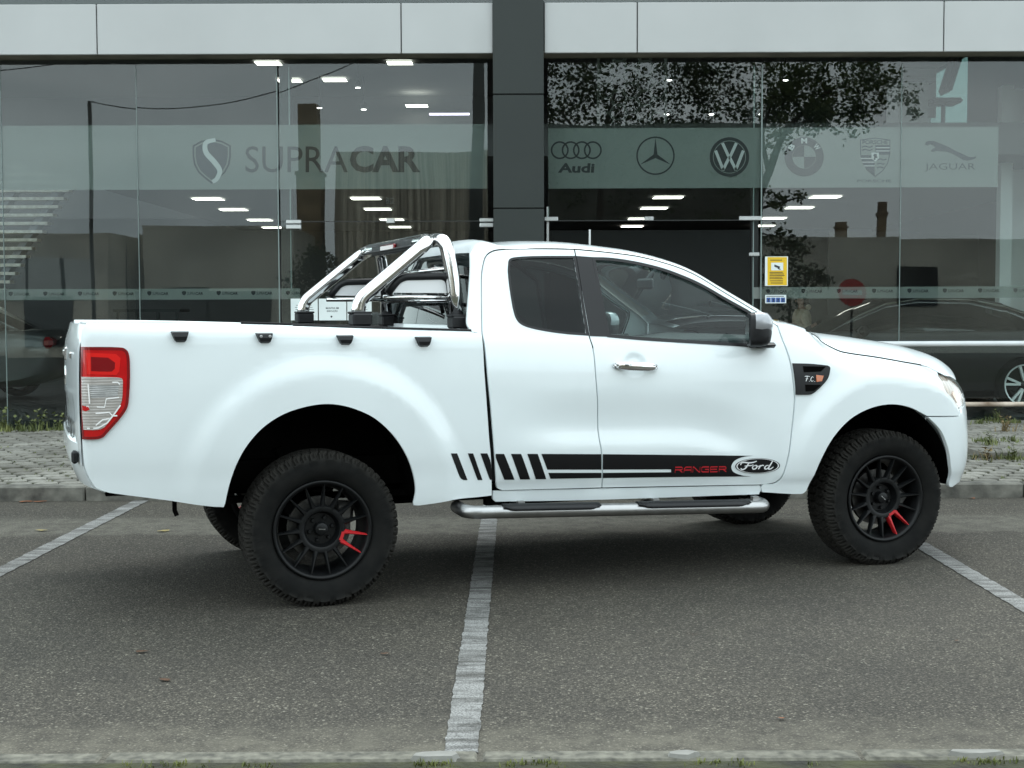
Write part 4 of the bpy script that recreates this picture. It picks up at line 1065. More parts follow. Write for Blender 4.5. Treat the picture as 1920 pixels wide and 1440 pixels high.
for side in (-1, 1):
    y = side*.70
    mb = MB(); mb.tube(bend([(.372, y, 1.533), (.44, y, 1.617), (.690, y, 1.623), (.703, y, 1.527)], .045, 5), .020, 10, True); mb.build('padded_bar', M['black'], RB, smooth=True)
    mb = MB(); mb.tube([(.35, y, 1.514), (.71, y, 1.514)], .013, 8); mb.build('lower_tube', M['chrome'], RB, smooth=True)
    mb = MB(); mb.prism([(.40, 1.538), (.455, 1.604), (.68, 1.610), (.692, 1.536)], lambda u, v, d: Vector((u, y+d, v)), -.006, .006); mb.build('side_plate', M['whitev'], RB)
    for x in (.222, .737):
        mb = MB(); zf = 1.3376+(.7525-x)*.0345
        mb.box((x, side*.74, zf+.048), (.098, .11, .062), .008); mb.box((x, side*.735, zf+.082), (.105, .10, .012), .004); mb.build('foot', M['black'], RB)
    mb = MB(); mb.tube([(.69, -.70, 1.66), (.69, .70, 1.66)], .012, 8); mb.tube([(.70, -.66, 1.50), (.70, .66, 1.50)], .012, 8)
    if side < 0: mb.build('cross_tube', M['chrome'], RB, smooth=True)
# side steps
for side in (-1, 1):
    y = side*.975
    mb = MB(); mb.tube(bend([(.70, side*.80, .45), (.70, y, .443), (2.395, y, .388), (2.395, side*.80, .40)], .075, 8), .0335, 16)
    ss = mb.build('side_step', M['satin'], TR, smooth=True)
    for xa, xb in ((.885, 1.41), (1.625, 2.275)):
        vs = []; fs = []; ring = []
        zc = lambda x: .443-(x-.70)*.0325
        n = 26
        for i in range(n+1):
            t = i/n; x = xa+(xb-xa)*t; lift = .016-.018*(sstep(0, .10, t)*(1-sstep(.90, 1, t)))
            r = []
            for k in range(7):
                a_ = PI*(k/6)                 # over the top of the tube, front edge dips down its outer face
                yy = y+side*.0360*math.cos(a_); zz = zc(x)+.0360*math.sin(a_)
                if k == 0: zz = zc(x)+lift+.010; yy = y+side*.0380
                if k == 1: zz = zc(x)+max(lift+.008, .022); yy = y+side*.0345
                r.append(Vector((x, yy, zz)))
            ring.append(r)
        vs = [v for r in ring for v in r]; fs = [(i*7+j, (i+1)*7+j, (i+1)*7+j+1, i*7+j+1) for i in range(n) for j in range(6)]
        if side > 0: fs = [f[::-1] for f in fs]
        o = mesh('step_pad', vs, fs, M['black'], ss, True)
        sm = o.modifiers.new('thickness', 'SOLIDIFY'); sm.thickness = .006; sm.offset = 1
    for x in (1.0, 1.75, 2.34): mb = MB(); mb.box((x, side*.88, .452-(x-.7)*.03), (.05, .16, .03)); mb.box((x, side*.93, .470-(x-.7)*.03), (.035, .03, .04)); mb.build('step_bracket', M['satin'], ss)
# underside, wheel wells, axles
mb = MB()
mb.box((1.62, 0, .56), (1.95, 1.60, .10)); mb.box((-.74, 0, .70), (.50, 1.5, .1)); mb.box((3.62, 0, .55), (.34, 1.0, .12)); mb.box((-.90, 0, .68), (.1, 1.1, .1))
for sy in (-1, 1):
    mb.box((1.35, sy*.45, .62), (4.7, .09, .15)); mb.box((0, sy*.50, .50), (1.1, .06, .03)); mb.tube([(0, sy*.35, .45), (-.15, sy*.42, .75)], .03, 8)
    mb.box((1.65, sy*.80, .485), (1.6, .05, .07))
mb.tube([(0, -.6, .376), (0, .6, .376)], .05, 10); mb.lathe([(0, -.12), (.12, -.08), (.15, 0), (.12, .08), (0, .12)], 16, 'Y', (0, .05, .376))
mb.tube([(3.22, -.6, .376), (3.22, .6, .376)], .04, 8); mb.box((3.2, 0, .45), (.5, .7, .15))
mb.box((2.4, -.62, .42), (.25, .25, .14)); mb.box((1.0, .3, .42), (.9, .4, .15), .04)
mb.build('chassis', M['void'], TR)
for cx, cz, R in ((-.018, .52, .505), (3.165, .43, .505)):
    for side in (-1, 1):
        mb = MB(); n = 30; vs = []; fs = []
        for i in range(n+1):
            a_ = .0+PI*i/n
            for y in (.862 if cx < 1 else .838, .70, .42): vs.append(Vector((cx+R*math.cos(a_), side*y, cz+R*math.sin(a_))))
        fs = [(i*3+j, (i+1)*3+j, (i+1)*3+j+1, i*3+j+1) for i in range(n) for j in range(2)]
        mb.add(vs, fs)
        dv = [Vector((cx, side*.42, cz))]+[Vector((cx+R*math.cos(PI*i/n), side*.42, cz+R*math.sin(PI*i/n))) for i in range(n+1)]
        mb.add(dv, [(0, i+1, i+2) for i in range(n)])
        mb.build('wheel_well', M['void'], TR)
# wheels
def make_wheel():
    hubz = .376; R = .3845
    PR = [(.243, -.098), (.256, -.112), (.275, -.125), (.295, -.1325), (.315, -.135), (.334, -.1335), (.346, -.131), (.352, -.1285), (.358, -.1255), (.3635, -.122), (.368, -.118), (.3725, -.113), (.3765, -.107), (.3795, -.101), (.3815, -.094)]
    tread = [(R, -.088+.176*i/32) for i in range(33)]
    prof = PR+tread+[(r, -y) for r, y in PR[::-1]]
    NU = 540; NP = 54; vs = []; m = len(prof)
    def tri(x): x = x % 1; return 4*abs(x-.5)-1
    for iu in range(NU):
        u = iu/NU; a_ = 2*PI*u; pu = u*NP
        for r, y in prof:
            d = 0
            if r > .380:
                zz = .007*tri(pu+.25)
                for c0 in (-.058, -.019, .019, .058):
                    if abs(y-c0-zz*(1 if c0 > 0 else -1)) < .0048: d = .013
                col = int((y+.3)/.0387)
                ph = (pu*1.0+.37*col+y*6*(1 if col % 2 else -1)) % 1
                if ph < .24: d = max(d, .013)
            elif r > .351:
                ph = (pu+(.1 if y < 0 else .5)) % 1
                if ph < .30: d = .015*min(1, (r-.350)/.012)
                elif .58 < ph < .72 and r > .360: d = .010
            elif r > .340:
                ph = (pu*.5) % 1
                d = -.0025 if ph < .55 else 0
            elif .303 < r < .33:
                hsh = (int(u*150)*7919) % 13
                d = -.0022 if (.02 < (u*2) % 1 < .46 and hsh > 3 and (u*150) % 1 < .72) else 0
            if .288 < r < .297: d = -.0018
            rr = r-d; yy = y
            if .336 < r < .353: yy = y*(1+(.035 if (pu*.5) % 1 < .55 else 0))
            elif d < -.002: yy = y*1.018
            x, z = rr*math.cos(a_), rr*math.sin(a_)
            if z < -hubz: z = -hubz
            if z < -.33 and abs(y) > .09: yy = yy*1.035
            vs.append((x, yy, z))
    fs = []
    for iu in range(NU):
        for i in range(m-1):
            a_ = iu*m+i; b = ((iu+1) % NU)*m+i; fs.append((a_, a_+1, b+1, b))
    ty = mesh('tyre', vs, fs, M['rubber'], None, True); ty.data.set_sharp_from_angle(angle=math.radians(38))
    mb = MB()
    mb.lathe([(.236, -.100), (.245, -.106), (.246, -.113), (.240, -.118), (.231, -.115), (.224, -.104), (.217, -.085), (.212, -.06), (.205, -.02), (.203, .06), (.215, .10), (.243, .11)], 64, 'Y')
    rim = mb.build('wheel', M['rim'], None, smooth=True)
    mb = MB()
    mb.lathe([(.118, -.05), (.119, -.080), (.114, -.090), (.097, -.092), (.089, -.088), (.082, -.062), (.076, -.048), (.0, -.046)], 48, 'Y')
    hb = mb.build('hub_ring', M['rim'], rim, angle=45)
    def spoke(mb, ang):
        c, s = math.cos(ang), math.sin(ang)
        rings = []
        for r, w, y0, y1 in ((.104, .0150, -.090, -.055), (.135, .0100, -.094, -.058), (.175, .0070, -.100, -.068), (.212, .0045, -.106, -.078), (.226, .004, -.107, -.085)):
            q = []
            for t, y in ((-w, y1), (-w, y0+.008), (-w*.45, y0), (w*.45, y0), (w, y0+.008), (w, y1)):
                q.append(Vector((r*c-t*s, y, r*s+t*c)))
            rings.append(q)
        mb.add(*loft(rings))
    mb = MB(); mr = MB()
    for k in range(15):
        ang = math.radians(-4-24*k)
        spoke(mr if k in (0, 1) else mb, ang)
    # web that joins the two red spokes at the hub
    for i in range(1):
        a0, a1 = math.radians(-4), math.radians(-28); n = 8; vs = []
        for j in range(n+1):
            a_ = a0+(a1-a0)*j/n
            for r, y in ((.098, -.0935), (.114, -.0935)): vs.append(Vector((r*math.cos(a_), y, r*math.sin(a_))))
        mr.add(vs, [(2*j, 2*j+1, 2*j+3, 2*j+2) for j in range(n)])
    mb.build('spokes', M['rim'], rim, angle=35); mr.build('red_spokes', M['redp'], rim, angle=35)
    mb = MB(); mb.lathe([(.0, -.088), (.022, -.088), (.030, -.084), (.034, -.070), (.034, -.045)], 28, 'Y')
    for k in range(6):
        a_ = 2*PI*k/6+.3; mb.lathe([(0, -.066), (.008, -.066), (.0105, -.062), (.0105, -.045)], 6, 'Y', (.058*math.cos(a_), 0, .058*math.sin(a_)))
    mb.build('hub_cap', M['rim'], rim, angle=35)
    mb = MB(); mb.box((0, -.0885, .001), (.034, .001, .003)); mb.box((-.012, -.0885, .001), (.004, .001, .006)); mb.box((.013, -.0885, .001), (.004, .001, .006))
    mb.build('cap_mark', M['satin'], rim)
    mb = MB(); mb.lathe([(.07, -.02), (.158, -.02), (.158, .005), (.07, .005)], 40, 'Y'); mb.box((.115, .0, .08), (.10, .09, .11), .02)
    mb.build('brake_disc', M['disc'], rim, angle=30)
    ty.parent = rim; return rim
wh = make_wheel(); wh.parent = TR
WR = math.radians(-3)
def place_wheel(o, x, y, spin, flip):
    o.location = (x, y, .376)
    o.rotation_euler = (0, -spin, PI if flip else 0) if False else (0, 0, PI if flip else 0)
    for ch in o.children:
        if not ch.name.startswith('tyre'): ch.rotation_euler = (0, spin, 0)
for i, (x, y, spin, fl) in enumerate(((0, -.742, math.radians(5), 0), (3.22, -.742, math.radians(41), 0), (0, .82, .6, 1), (3.22, .83, 1.9, 1))):
    o = wh if i == 0 else copy_tree(wh, TR)
    place_wheel(o, x, y, spin, fl)
# interior
mb = MB()
for sy in (-1, 1): mb.box((1.62, sy*.80, .93), (1.5, .03, .72), .01)
mb.box((1.6, 0, .62), (1.9, 1.58, .04)); mb.box((.85, 0, .95), (.06, 1.5, .7))
mb.build('cabin_trim', M['dash'], TR)
for y in (-.40, .40):
    mb = MB()
    mb.box((1.42, y, .86), (.52, .50, .18), .06)
    mb.box((1.14, y, 1.14), (.16, .48, .62), .06, M=Matrix.Rotation(-.25, 4, 'Y')); mb.box((1.03, y, 1.50), (.10, .27, .17), .045, M=Matrix.Rotation(-.2, 4, 'Y'))
    mb.tube([(1.05, y-.06, 1.36), (1.035, y-.06, 1.46)], .008, 6); mb.tube([(1.05, y+.06, 1.36), (1.035, y+.06, 1.46)], .008, 6)
    mb.build('front_seat', M['cloth'], TR, angle=50)
mb = MB()
rings = []
for y in span(-.76, .76, 16):
    hump = .05*math.exp(-((y-.38)/.17)**2)
    rings.append([Vector((1.95, y, .85)), Vector((1.93, y, 1.08)), Vector((1.98, y, 1.19+hump)), Vector((2.10, y, 1.245+hump)), Vector((2.35, y, 1.275)), Vector((2.60, y, 1.30)), Vector((2.6, y, .85))])
mb.add(*loft(rings)); mb.build('dashboard', M['dash'], TR, angle=50)
mb = MB(); cw_ = Vector((1.83, .38, 1.13)); ring = []
for k in range(28):
    a_ = 2*PI*k/28; ring.append(cw_+Matrix.Rotation(-1.15, 3, 'Y') @ Vector((.185*math.cos(a_), .185*math.sin(a_), 0)))
mb.tube(ring, .016, 8, closed=True); mb.lathe([(0, -.03), (.05, -.03), (.06, .0), (.05, .03), (0, .03)], 12, 'X', cw_)
mb.box(cw_, (.02, .34, .035)); mb.tube([cw_, cw_+Vector((.15, 0, -.06))], .03, 8); mb.build('steering_wheel', M['dash'], TR, smooth=False)
mb = MB(); mb.box((2.12, .0, 1.60), (.03, .20, .065), .012); mb.tube([(2.13, 0, 1.63), (2.2, 0, 1.70)], .01, 6); mb.build('rear_view_mirror', M['dash'], TR)
mb = MB(); mb.tube([(1.05, -.60, 1.72), (1.2, -.64, 1.60), (1.25, -.74, 1.1)], .012, 4); mb.build('seat_belt', M['cloth'], TR)
from mathutils import noise as mnoise
# ================================================================== kerbs and paving
M['kerb'] = pm('kerb_concrete', (.075, .072, .062), .9, noise=(7, .42), bump=(60, .5, .004), tint=(.15, .145, .125))
M['kerbn'] = pm('worn_kerb_concrete', (.130, .124, .100), .92, noise=(26, .55), bump=(45, .6, .006))
M['soil'] = pm('soil', (.016, .014, .010), .95, noise=(6, .6), bump=(40, .8, .02), tint=(.034, .036, .014))
def paver_mat():
    m, t, o = mat('concrete_paver'); p = nd(t, 'ShaderNodeBsdfPrincipled'); p.inputs['Roughness'].default_value = .9
    c = nd(t, 'ShaderNodeTexCoord'); n = nd(t, 'ShaderNodeTexNoise'); n.inputs['Scale'].default_value = 1.1; n.inputs['Detail'].default_value = 9; n.inputs['Roughness'].default_value = .65; t.links.new(c.outputs['Object'], n.inputs['Vector'])
    r = nd(t, 'ShaderNodeValToRGB'); e = r.color_ramp.elements; e[0].position = .3; e[0].color = (.14, .132, .110, 1); e[1].position = .7; e[1].color = (.31, .30, .268, 1); t.links.new(n.outputs['Fac'], r.inputs[0])
    g = nd(t, 'ShaderNodeNewGeometry'); mr = nd(t, 'ShaderNodeMapRange'); mr.inputs['To Min'].default_value = .78; mr.inputs['To Max'].default_value = 1.15; t.links.new(g.outputs['Random Per Island'], mr.inputs['Value'])
    x = nd(t, 'ShaderNodeMixRGB', blend_type='MULTIPLY'); x.inputs[0].default_value = 1; t.links.new(r.outputs[0], x.inputs[1]); t.links.new(mr.outputs[0], x.inputs[2])
    n2 = nd(t, 'ShaderNodeTexNoise'); n2.inputs['Scale'].default_value = 28; n2.inputs['Detail'].default_value = 5; t.links.new(c.outputs['Object'], n2.inputs['Vector'])
    r2 = nd(t, 'ShaderNodeValToRGB'); r2.color_ramp.elements[0].position = .35; r2.color_ramp.elements[0].color = (.72, .72, .70, 1); r2.color_ramp.elements[1].position = .6; r2.color_ramp.elements[1].color = (1, 1, 1, 1); t.links.new(n2.outputs['Fac'], r2.inputs[0])
    x2 = nd(t, 'ShaderNodeMixRGB', blend_type='MULTIPLY'); x2.inputs[0].default_value = 1; t.links.new(x.outputs[0], x2.inputs[1]); t.links.new(r2.outputs[0], x2.inputs[2])
    t.links.new(x2.outputs[0], p.inputs['Base Color'])
    b = nd(t, 'ShaderNodeBump'); b.inputs['Strength'].default_value = .5; b.inputs['Distance'].default_value = .004; t.links.new(n2.outputs['Fac'], b.inputs['Height']); t.links.new(b.outputs[0], p.inputs['Normal'])
    t.links.new(p.outputs[0], o.inputs['Surface']); return m
M['paver'] = paver_mat()
YK, ZP = 10.54, .11
rr = random.Random(3)
def kerb(name, y0, y1, z1, x0, x1, m, lens=(.9, 1.1), tilt=.004, zb=0.0):
    mb = MB(); x = x0
    while x < x1:
        L = rr.uniform(*lens); c = MB(); dz = rr.uniform(-tilt, tilt); dy = rr.uniform(-tilt, tilt)
        mb.box((x+L/2, (y0+y1)/2+dy, (zb+z1)/2+dz/2), (L-.012, y1-y0, z1-zb+dz), .012); x += L
    return struct(mb.build(name, m, angle=40))
kerb('kerb', YK, YK+.15, ZP, -14, 14, M['kerb'], zb=-.1)
PV = []
def pavement(x0, x1, y0, y1, z, seed):
    r = random.Random(seed); mb = MB(); a, b = .198, .165; j = 0; y = y0+b/2
    while y < y1-.02:
        x = x0+(a/2 if j % 2 else 0)
        while x < x1:
            if r.random() > .012:
                dz = r.uniform(-.004, .004); tx, ty = r.uniform(-.012, .012), r.uniform(-.012, .012); g = .013+r.random()*.007
                w, h = a/2-g, b/2-g; k = .028
                pl = [(-w, -h+k), (-w+k*1.5, -h), (w-k*1.2, -h-.012), (w+.018, -h+k*1.4), (w-.004, h-k), (w-k*1.3, h), (-w+k, h-.006), (-w+.018, h-k*1.2)]
                cx, cy = x+r.uniform(-.004, .004), y+r.uniform(-.004, .004)
                top = [Vector((cx+px*.96, min(cy+py*.96, y1-.004), z+dz+px*tx+py*ty)) for px, py in pl]
                mid = [Vector((cx+px, min(cy+py, y1-.002), z+dz-.006)) for px, py in pl]; bot = [Vector((v.x, v.y, z-.03)) for v in mid]
                vs = top+mid+bot; n = 8
                fs = [tuple(range(n))]+[(i+n, (i+1) % n+n, (i+1) % n, i) for i in range(n)]+[(i+2*n, (i+1) % n+2*n, (i+1) % n+n, i+n) for i in range(n)]
                mb.add(vs, fs)
            x += a
        y += b; j += 1
    return mb
mb = pavement(-8.4, 8.4, YK+.16, 15.72, ZP, 5)
struct(mb.build('pavement', M['paver']))
struct(mesh('pavement_bed', [(-16, YK+.15, ZP-.012), (16, YK+.15, ZP-.012), (16, 15.75, ZP-.012), (-16, 15.75, ZP-.012)], [(0, 1, 2, 3)], M['soil']))
mb = pavement(4.3, 8.4, 12.42, 15.70, ZP+.065, 9); mb.box((6.3, 12.36, ZP+.02), (4.2, .10, .085), .01); mb.box((6.3, 14.03, ZP+.02), (4.2, 3.24, .06))
struct(mb.build('raised_pavement', M['paver']))
# near kerb with a broken stone, soil and grass in front of it
kerb('kerb', 4.375, 4.475, .010, -4, 4, M['kerbn'], (.7, 1.3), .004, -.1)
struct(mesh('verge', [(-30, -2, .005), (30, -2, .005), (30, 4.37, .005), (-30, 4.37, .005)], [(0, 1, 2, 3)], M['soil']))
M['stone'] = pm('pale_stone', (.24, .235, .215), .85, noise=(9, .25), bump=(30, .5, .006))
def chip(x, y, w, d, label):
    r = random.Random(int(x*1000)); n = 9
    lo = []; hi = []
    for i in range(n):
        a = 2*PI*i/n; k = r.uniform(.75, 1.1)
        lo.append(Vector((w/2*k*math.cos(a), d/2*k*math.sin(a), -.01))); hi.append(Vector((w/2*k*.82*math.cos(a), d/2*k*.82*math.sin(a), .016+r.uniform(-.004, .004))))
    mb = MB(); mb.add(lo+hi, [tuple(range(n, 2*n))]+[(i, (i+1) % n, n+(i+1) % n, n+i) for i in range(n)])
    o = mb.build('broken_stone', M['stone']); o.location = (x, y, .008); tag(o, label, 'stone', 'broken stones on the near kerb')
chip(at(815, 1420, 4.4).x, 4.40, .19, .07, 'pale broken kerb stone beside the foot of the middle parking line')
chip(at(1285, 1420, 4.4).x, 4.41, .12, .06, 'small pale stone chip on the near kerb, between two longer ones')
chip(at(1830, 1420, 4.4).x, 4.41, .20, .06, 'long pale stone flake at the right end of the near kerb')
M['grass'] = pm('grass_blade', (.075, .11, .025), .7, noise=(6, .5), tint=(.12, .13, .03))
M['weed'] = pm('weed_leaf', (.055, .10, .022), .65, noise=(5, .5), tint=(.12, .13, .04))
M['dry'] = pm('dry_stalk', (.20, .15, .07), .8, noise=(8, .4))
def blades(mb, cx, cy, z, n, h, spread, r, wd=.004):
    for i in range(n):
        a = r.uniform(0, 2*PI); d = abs(r.gauss(0, spread)); x, y = cx+d*math.cos(a), cy+d*math.sin(a); hh = h*r.uniform(.4, 1.15)
        b = r.uniform(0, 2*PI); lean = r.uniform(.1, .9)*hh; w = wd*r.uniform(.6, 1.4)
        dx, dy = math.cos(b), math.sin(b); c, s = -dy*w, dx*w
        mb.add([(x-c, y-s, z), (x+c, y+s, z), (x+c*.8+dx*lean*.4, y+s*.8+dy*lean*.4, z+hh*.6), (x-c*.8+dx*lean*.4, y-s*.8+dy*lean*.4, z+hh*.6), (x+dx*lean, y+dy*lean, z+hh)], [(0, 1, 2, 3), (3, 2, 4)])
def leafy(mb, cx, cy, z, n, h, r, ls=.03):
    for i in range(n):
        a = r.uniform(0, 2*PI); t = r.random(); px = cx+math.cos(a)*.10*h/.2*t*r.uniform(.3, 1); py = cy+math.sin(a)*.08*h/.2*t; pz = z+h*t
        b = r.uniform(0, 2*PI); el = r.uniform(-.2, .8); L = ls*r.uniform(.6, 1.4); w = L*.42
        d = Vector((math.cos(b)*math.cos(el), math.sin(b)*math.cos(el), math.sin(el))); s = Vector((-math.sin(b), math.cos(b), 0))*w; p = Vector((px, py, pz))
        mb.add([p, p+d*L*.5+s, p+d*L, p+d*L*.5-s], [(0, 1, 2, 3)])
r = random.Random(11)
mb = MB()
for i in range(34):
    x = r.choice([r.uniform(-1.55, 1.55), r.gauss(at(815, 1430, 4.36).x, .06), r.gauss(at(1380, 1430, 4.36).x, .12), r.gauss(-1.0, .15), r.gauss(.0, .1), r.gauss(1.55, .08)])
    blades(mb, x, 4.345+r.uniform(-.015, .012), .004, r.randint(10, 22), .016, .02, r, .0022)
tag(mb.build('grass', M['grass']), 'short tufts of grass and moss along the outer side of the near kerb', 'grass', kind='stuff')
mb = MB()
for i in range(7): blades(mb, r.choice([r.uniform(-5.9, -5.0), r.uniform(-6.2, -5.6), r.uniform(-5.9, -5.3)]), 15.62+r.uniform(-.25, .06), ZP, r.randint(10, 26), .10, .06, r, .006)
for i in range(26): blades(mb, r.uniform(5.0, 6.3), r.choice([r.uniform(15.2, 15.65), r.uniform(12.25, 12.36), r.uniform(13.2, 15.3)]), ZP+(.04 if r.random() < .6 else 0), r.randint(8, 26), .075, .09, r, .006)
for px, py, n_ in ((1835, 838, 5), (1862, 832, 4), (1905, 812, 5), (1850, 806, 5), (1885, 800, 5), (1830, 866, 3), (1860, 884, 4), (1905, 876, 3), (1915, 840, 3), (1880, 850, 3)):
    yy = {1: 15.3, 0: 12.6}[py < 815] if False else (15.35 if py < 815 else (13.2 if py < 845 else 12.28)); xx = at(px, py, yy).x
    for q in range(n_): blades(mb, xx+r.gauss(0, .11), yy+r.gauss(0, .06), ZP+(.06 if yy > 12.35 else 0), 12, r.uniform(.03, .07), .05, r, .006)
for px in (12, 40, 95): 
    for q in range(4): blades(mb, at(px, 806, 15.4).x+r.gauss(0, .07), 15.5+r.gauss(0, .07), ZP, 14, r.uniform(.04, .10), .05, r, .006)
for i in range(230):
    x, y = r.choice([(r.uniform(-6.5, -3.6), r.uniform(10.8, 15.6)), (r.uniform(3.7, 6.5), r.uniform(10.8, 15.6))])
    blades(mb, x, y, ZP-.008, r.randint(3, 9), .022, .035, r, .004)
tag(mb.build('weeds', M['weed']), 'low weeds and grass growing in the joints of the paving', 'weeds', kind='stuff')
for k, (px, h, n, lab) in enumerate(((5, .26, 60, 'tall leafy green weed at the left edge of the photo, foot of the glass'), (62, .17, 36, 'green weed by the glass, first right of the tall weed'), (78, .22, 40, 'slender green weed in the middle of the row under the left glass'), (110, .20, 38, 'green weed growing nearest to the truck tailgate'), (32, .15, 30, 'small green weed close beside the tall weed at the left edge'))):
    x = at(px, 800, 15.6).x; rt = MB(); rr2 = random.Random(k); leafy(rt, 0, 0, 0, n, h, rr2, .042); blades(rt, 0, 0, 0, 16, h*.6, .05, rr2, .006)
    o = rt.build('weed_plant', M['weed']); o.location = (x, 15.6, ZP); tag(o, lab, 'weed', 'weeds growing along the foot of the glass front')
for k, (px, py, h, m, lab) in enumerate(((1856, 842, .12, 'weed', 'bushy weed on the raised paving right of the front wheel'), (1886, 815, .17, 'dry', 'dry brownish stalky weed below the rusty rail'), (1872, 800, .20, 'weed', 'thin upright weed against the glass under the rusty rail'), (1850, 876, .11, 'dry', 'reddish dry weed below the raised step'), (1898, 878, .16, 'weed', 'upright weed at the right edge, below the raised step'))):
    y = {842: 12.9, 815: 14.3, 800: 15.5, 876: 12.2, 878: 12.2}[py]; x = at(px, py, y).x; rt = MB(); rr2 = random.Random(k+50); leafy(rt, 0, 0, 0, 44, h, rr2, .035); blades(rt, 0, 0, 0, 30, h*.7, .07, rr2, .005)
    o = rt.build('weed_plant', M[m]); o.location = (x, y, ZP+(.065 if y > 12.4 else 0)); tag(o, lab, 'weed', 'weeds on the paving at the right')
M['leafb'] = pm('brown_leaf', (.075, .035, .015), .7, noise=(20, .4)); M['leafo'] = pm('orange_leaf', (.22, .07, .02), .7, noise=(20, .4)); M['leafy'] = pm('yellow_leaf', (.26, .21, .08), .7, noise=(20, .3))
def ground_pt(px, py):
    v = _f+_r*((px-960)/FPX)-_u*((py-720)/FPX); t = -CAM_H/v.z; return v*t
for k, (px, py, m, s, lab) in enumerate(((265, 1224, 'leafb', .055, 'brown fallen leaf on the asphalt, upper of the pair at the lower left'), (311, 1277, 'leafb', .055, 'brown fallen leaf on the asphalt, lower of the pair at the lower left'), (722, 1228, 'leafb', .035, 'small brown leaf on the asphalt left of the middle parking line'), (1466, 1350, 'leafo', .03, 'rusty orange leaf scrap on the asphalt near the kerb'), (1795, 1204, 'leafb', .03, 'small dark leaf on the asphalt under the right parking line'), (306, 997, 'leafy', .08, 'pale yellow leaf on the asphalt just below the left parking line'), (78, 996, 'leafy', .08, 'pale yellow leaf on the asphalt left of the left parking line'), (1816, 933, 'leafo', .07, 'orange scrap at the foot of the far kerb, right'), (55, 939, 'leafo', .12, 'red leaf scrap at the foot of the far kerb, left of the truck'), (82, 939, 'leafo', .10, 'red leaf scrap at the foot of the far kerb, nearest to the truck tailgate'))):
    g = ground_pt(px, py); g.y = min(g.y, YK-.06); rr2 = random.Random(k); mb = MB(); n = 9
    vs = [Vector((0, 0, .004))]+[Vector((s*.6*rr2.uniform(.6, 1.1)*math.cos(2*PI*i/n), s*.3*rr2.uniform(.6, 1.1)*math.sin(2*PI*i/n), rr2.uniform(.001, .006))) for i in range(n)]
    mb.add(vs, [(0, i+1, (i+1) % n+1) for i in range(n)]); o = mb.build('fallen_leaf', M[m]); o.location = (g.x, g.y, .005); o.rotation_euler = (0, 0, rr2.uniform(-.6, .6)); tag(o, lab, 'leaf', 'fallen leaves on the asphalt')

# ================================================================== showroom
YG = 15.75; YF = 15.44
BL = empty('showroom_building', (0, YG, 0), 0, 'glass fronted car showroom with pale grey fascia and dark grey pillar behind the truck', 'building')
def part(mb, name, m, parent=None, **k):
    if parent is None or parent is BL: mb.v = [v-Vector((0, YG, 0)) for v in mb.v]; parent = BL
    else: mb.v = [v-Vector((0, YG, 0)) for v in mb.v]
    return mb.build(name, m, parent, **k)
M['fascia'] = pm('pale_composite_panel', (.42, .43, .425), .38, noise=(.7, .07), coat=.25)
M['clad'] = pm('dark_grey_cladding', (.028, .034, .032), .5, spec=.3, noise=(1.2, .08))
M['soffit'] = pm('soffit', (.20, .185, .145), .8, noise=(3, .3))
M['dark'] = pm('dark_frame', (.012, .013, .013), .5)
M['shop'] = glass('showroom_glass', (.84, .885, .875), .040)
M['joint'] = pm('glazing_silicone', (.19, .24, .23), .4)
M['steel'] = pm('door_fitting', (.58, .60, .60), .3, metal=.85, noise=(30, .05))
M['floor'] = pm('showroom_floor', (.022, .024, .025), .3, noise=(2, .2))
M['iwall'] = pm('grey_interior_wall', (.08, .084, .084), .8, noise=(.7, .15))
M['iwhite'] = pm('white_interior_wall', (.72, .75, .74), .7)
M['iceil'] = pm('interior_ceiling', (.12, .125, .125), .85)
M['doorshade'] = pm('interior_shade_sheet', (.003, .003, .003), .6)
M['wood'] = pm('wood_tread', (.85, .80, .68), .5, noise=(9, .3))
M['greys'] = pm('grey_metal', (.16, .175, .19), .5)
def frosted():
    m, t, o = mat('frosted_film'); tr = nd(t, 'ShaderNodeBsdfTransparent'); tr.inputs[0].default_value = (.9, .93, .92, 1)
    df = nd(t, 'ShaderNodeBsdfDiffuse'); df.inputs[0].default_value = (.37, .40, .38, 1); tl = nd(t, 'ShaderNodeBsdfTranslucent'); tl.inputs[0].default_value = (.42, .43, .415, 1)
    a = nd(t, 'ShaderNodeMixShader'); a.inputs[0].default_value = .3; t.links.new(df.outputs[0], a.inputs[1]); t.links.new(tl.outputs[0], a.inputs[2])
    b = nd(t, 'ShaderNodeMixShader'); b.inputs[0].default_value = .50; t.links.new(tr.outputs[0], b.inputs[1]); t.links.new(a.outputs[0], b.inputs[2]); t.links.new(b.outputs[0], o.inputs[0]); return m
M['frost'] = frosted()
M['film'] = pm('dark_film_lettering', (.010, .012, .015), .6)
M['filmg'] = pm('grey_film_lettering', (.018, .023, .032), .6)
X = lambda px, Y=YG, py=330: at(px, py, Y).x
Z = lambda py, Y=YG, px=960: at(px, py, Y).z
ZT = 4.42
